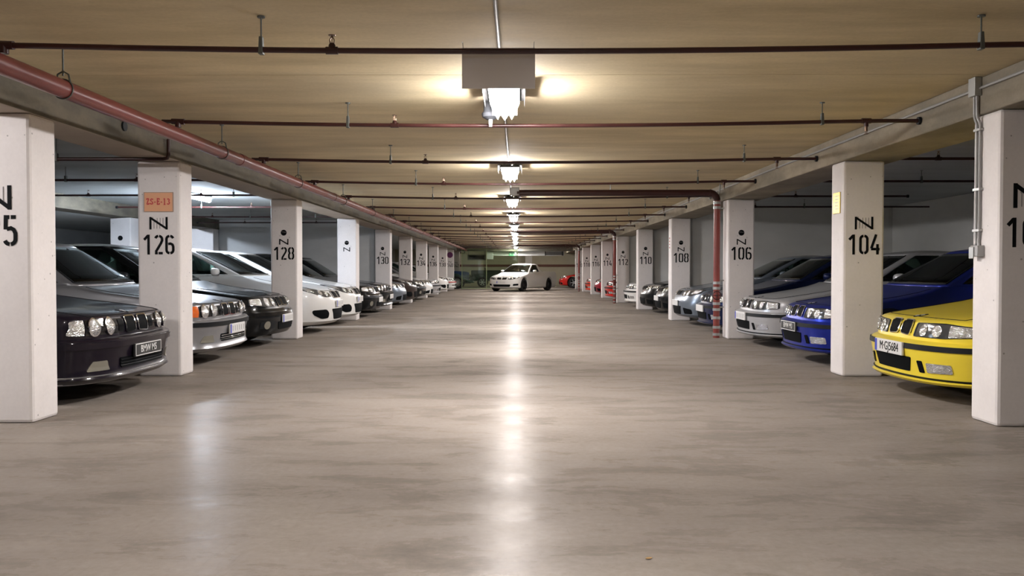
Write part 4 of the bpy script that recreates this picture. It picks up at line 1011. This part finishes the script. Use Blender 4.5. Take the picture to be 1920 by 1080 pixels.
    if plate:
        kind, txt, zp = plate; x = max(front_x(rows, 0, zp-.05), front_x(rows, 0, zp+.05)) + .016
        pl_ = MB().box(x-.02, x, -.26, .26, zp-.056, zp+.056).build('number_plate', M_plateblack if kind == 'black' else M_plate, root, bevel=.004)
        if kind == 'black':
            b = MB(); pp = lambda u, v, w_: (x + w_, u, v)
            for p in ([(-.25, zp-.048), (.25, zp-.048)], [(-.25, zp+.048), (.25, zp+.048)], [(-.25, zp-.05), (-.25, zp+.05)], [(.25, zp-.05), (.25, zp+.05)]): b.ribbon(p, .007, pp, .001)
            b.build('plate_border', M_platetext, pl_)
            if txt: text_mesh(txt, .085, M_platetext, 'plate_lettering', pl_, (x+.001, 0, zp), (PI/2, 0, PI/2), .0004, squeeze=.95)
        else:
            if kind == 'eu': MB().box(x, x+.002, -.255, -.215, zp-.052, zp+.052).build('blue_band', M_blueband, pl_)
            if txt: text_mesh(txt, .104, M_black, 'plate_lettering', pl_, (x+.001, .022, zp), (PI/2, 0, PI/2), .0, squeeze=.86)
            elif kind == 'eu':
                # characters too small to read in the photograph: faint strokes only
                b = MB(); pp = lambda u, v, w_: (x + w_, u, v)
                for q in range(6): b.ribbon([(-.17+.075*q, zp-.03), (-.17+.075*q, zp+.03)], .014, pp, .001)
                b.build('plate_strokes', M_greyline, pl_)
    return root

P_aub = paint('aubergine_paint', (.010, .007, .014), .2)
P_silver = paint('silver_paint', (.56, .57, .59), .12, metal=.4, rough=.32)
P_black = paint('black_car_paint', (.006, .007, .008))
P_white = paint('white_car_paint', (.80, .80, .78))
P_grey = paint('grey_blue_paint', (.20, .235, .28), .15, metal=.5, rough=.3)
P_brown = paint('brown_black_paint', (.035, .025, .022), .15)
P_blue = paint('bright_blue_paint', (.022, .043, .40), .12, rough=.3, metal=.6)
P_navy = paint('navy_paint', (.010, .018, .07), .15, metal=.3)
P_yellow = paint('yellow_paint', (.92, .73, .06))
P_red = paint('red_car_paint', (.50, .02, .015))
P_dkred = paint('dark_red_paint', (.26, .012, .025))
P_orange = paint('orange_red_paint', (.62, .06, .03))
M_siltrim = mat('silver_lip', (.55, .56, .58), .35, .3)
P_steel = paint('steel_silver_paint', (.34, .345, .36), .15, metal=.5, rough=.3)
G = 'cars parked nose-out along the aisle'
E = 0.0; Wt = PI     # left-row cars face +x, right-row cars face -x
car('saloon_round', 'dark aubergine saloon with four round headlamps and a black plate, between pillars 125 and 126', (-3.42, 7.80), E, P_aub, plate=('black', 'BMW M5', .405), lip=M_siltrim, strip_m=P_aub, group=G)
car('saloon_round', 'silver saloon with orange indicators behind pillar 126', (-3.50, 10.55), E, P_steel, plate=('eu', '', .405), indicator=M_amber, group=G, near=2)
car('saloon_cover', 'black saloon with twin covered headlamps just before pillar 128', (-3.50, 12.88), E, P_black, plate=('eu', '', .40), group=G, strip_m=M_gloss_black)
car('swept', 'white saloon with swept headlamps just behind pillar 128', (-3.28, 15.65), E, P_white, plate=('eu', '', .505), group=G)
car('swept', 'white saloon parked right before the pillar without a number', (-3.33, 18.0), E, P_white, plate=('eu', '', .505), group=G)
car('saloon_cover', 'black saloon just behind the pillar without a number', (-3.33, 20.75), E, P_black, plate=('white', '', .40), near=False, group=G)
car('saloon_round', 'black saloon parked right before pillar 130', (-3.40, 23.05), E, P_black, plate=('white', '', .405), near=False, group=G)
car('coupe', 'grey-blue coupe just behind pillar 130', (-3.36, 25.75), E, P_grey, near=False, group=G)
car('swept', 'dark brown car parked right before pillar 132', (-3.30, 28.02), E, P_brown, near=False, group=G)
car('saloon_cover', 'black car just behind pillar 132', (-3.30, 30.8), E, P_black, near=False, group=G)
car('coupe', 'white car with black intakes right before pillar 134', (-3.24, 32.9), E, P_white, near=False, group=G)
car('compact', 'small silver car just behind pillar 134', (-3.24, 36.2), E, P_silver, near=False, group=G)
car('swept', 'white car just behind pillar 136', (-3.3, 41.3), E, P_white, near=False, group=G)
car('compact', 'white car with red marks parked before pillar 140', (-3.3, 46.6), E, P_white, near=False, group=G, strip_m=P_red)
car('compact', 'bright yellow coupe beside pillar 104', (3.44, 7.73), Wt, P_yellow, plate=('eu', 'M·GJ5684', .425), lip=M_trim, group=G)
car('compact', 'bright blue coupe with a black plate, behind pillar 104', (3.45, 10.6), Wt, P_blue, plate=('black', 'BMW M3', .425), lip=M_trim, group=G)
car('compact', 'silver coupe parked right before pillar 106', (3.47, 12.95), Wt, P_silver, plate=('eu', '', .425), lip=M_trim, group=G)
car('compact', 'navy car half hidden by the red standpipe', (3.40, 15.5), Wt, P_navy, plate=('white', '', .425), group=G)
car('coupe', 'grey-blue coupe right before pillar 108', (3.36, 17.75), Wt, P_grey, plate=('white', '', .44), group=G)
car('coupe', 'black car with an orange mark just behind pillar 108', (3.42, 20.5), Wt, P_black, plate=('white', '', .44), indicator=M_amber, near=False, group=G)
car('coupe', 'black car parked right before pillar 110', (3.40, 22.85), Wt, P_black, near=False, group=G)
car('compact', 'white compact car just behind pillar 110', (3.42, 26.4), Wt, P_white, near=False, group=G)
car('compact', 'red car just behind the second standpipe', (3.36, 31.6), Wt, P_red, near=False, group=G)
car('coupe', 'dark red car just behind pillar 114', (3.40, 36.4), Wt, P_dkred, near=False, group=G)
car('compact', 'orange-red car just behind pillar 116', (3.42, 41.4), Wt, P_orange, near=False, group=G)
car('coupe', 'red car with lit headlamps at the far right end of the aisle', (2.75, 53.6), Wt, P_red, near=False, group=G)
# white pickup in the middle of the aisle, turned towards the viewer's left
car('pickup', 'white pickup standing across the far end of the aisle', (-.77, 44.5), math.atan2(-.875, -.485), P_white, plate=('eu', '', .47), rim_m=M_gloss_black, cat='pickup', name='pickup', near=True, kid_m=M_gloss_black)

# ------------------------------------------------------------------ old vehicles behind the glass
t = thing('offroad_vehicle', 'boxy dark green open off-road vehicle behind the white pickup', 'off-road vehicle', (-2.95, 55.6, 0))
b = MB(); b.box(0, 2.9, 0, 1.5, .42, 1.10); b.build('tub', M_olive, t, bevel=.03)
MB().box(.03, 2.87, .03, 1.47, 1.10, 1.12).build('tonneau', M_int, t, bevel=.01)
b = MB(); b.tube([(.9, .02, 1.10), (.9, .02, 1.28), (.9, 1.48, 1.28), (.9, 1.48, 1.10)], .02, 8); b.build('roll_bar', M_trim, t)
b = MB(); b.box(.35, 1.10, -.02, .1, .70, .78); b.build('wheel_arch', M_olive, t, bevel=.01)
MB().box(-.06, 0, .1, 1.4, .45, .57).build('bumper', M_trim, t)
wm = wheel_mesh(.34, .20, 6)
for x in (.75, 2.45):
    for y in (-.02, 1.52):
        wl = link('wheel', wm[0], t); wl.location = (x, y, .34); wl.rotation_euler = (0, 0, PI if y < .5 else 0); link('rim', wm[1], wl); link('brake_disc', wm[2], wl)
t = thing('vintage_roadster', 'old dark blue roadster with big wheels, nose showing beside pillar 140', 'vintage car', (-4.58, 51.3, 0))
MB().lathe([(0, .72), (.27, .70), (.33, .5), (.36, .0), (.40, -.8), (0, -.8)], 'x', (1.0, .75, .72), 20).build('cowling', mat('vintage_blue', (.02, .04, .09), .35), t, smooth=50)
for y in (.1, 1.4):
    MB().tube([(.28, y, .55), (.45, y, .75), (.75, y, .84), (1.05, y, .78), (1.3, y, .60), (1.75, y, .42), (2.0, y, .40)], [.05, .10, .13, .13, .10, .06, .05], 12).build('wing', M_olive, t, smooth=60)
MB().box(.3, 1.8, .2, 1.3, .32, .44).build('chassis', M_trim, t)
for y in (.35, 1.15): MB().lathe([(0, -.08), (.11, -.02), (.12, .05), (0, .08)], 'x', (1.72, y, .74), 16).build('headlamp', M_chrome, t, smooth=50)
MB().tube([(1.95, .1, .45), (2.02, .75, .43), (1.95, 1.4, .45)], .025, 8).build('bumper', M_galv, t, smooth=50)
wm = wheel_mesh(.38, .15, 14)
for x in (1.02,):
    for y in (-.02, 1.5):
        wl = link('wheel', wm[0], t); wl.location = (x, y, .38); wl.rotation_euler = (0, 0, PI if y < .5 else 0); link('rim', wm[1], wl); link('brake_disc', wm[2], wl)
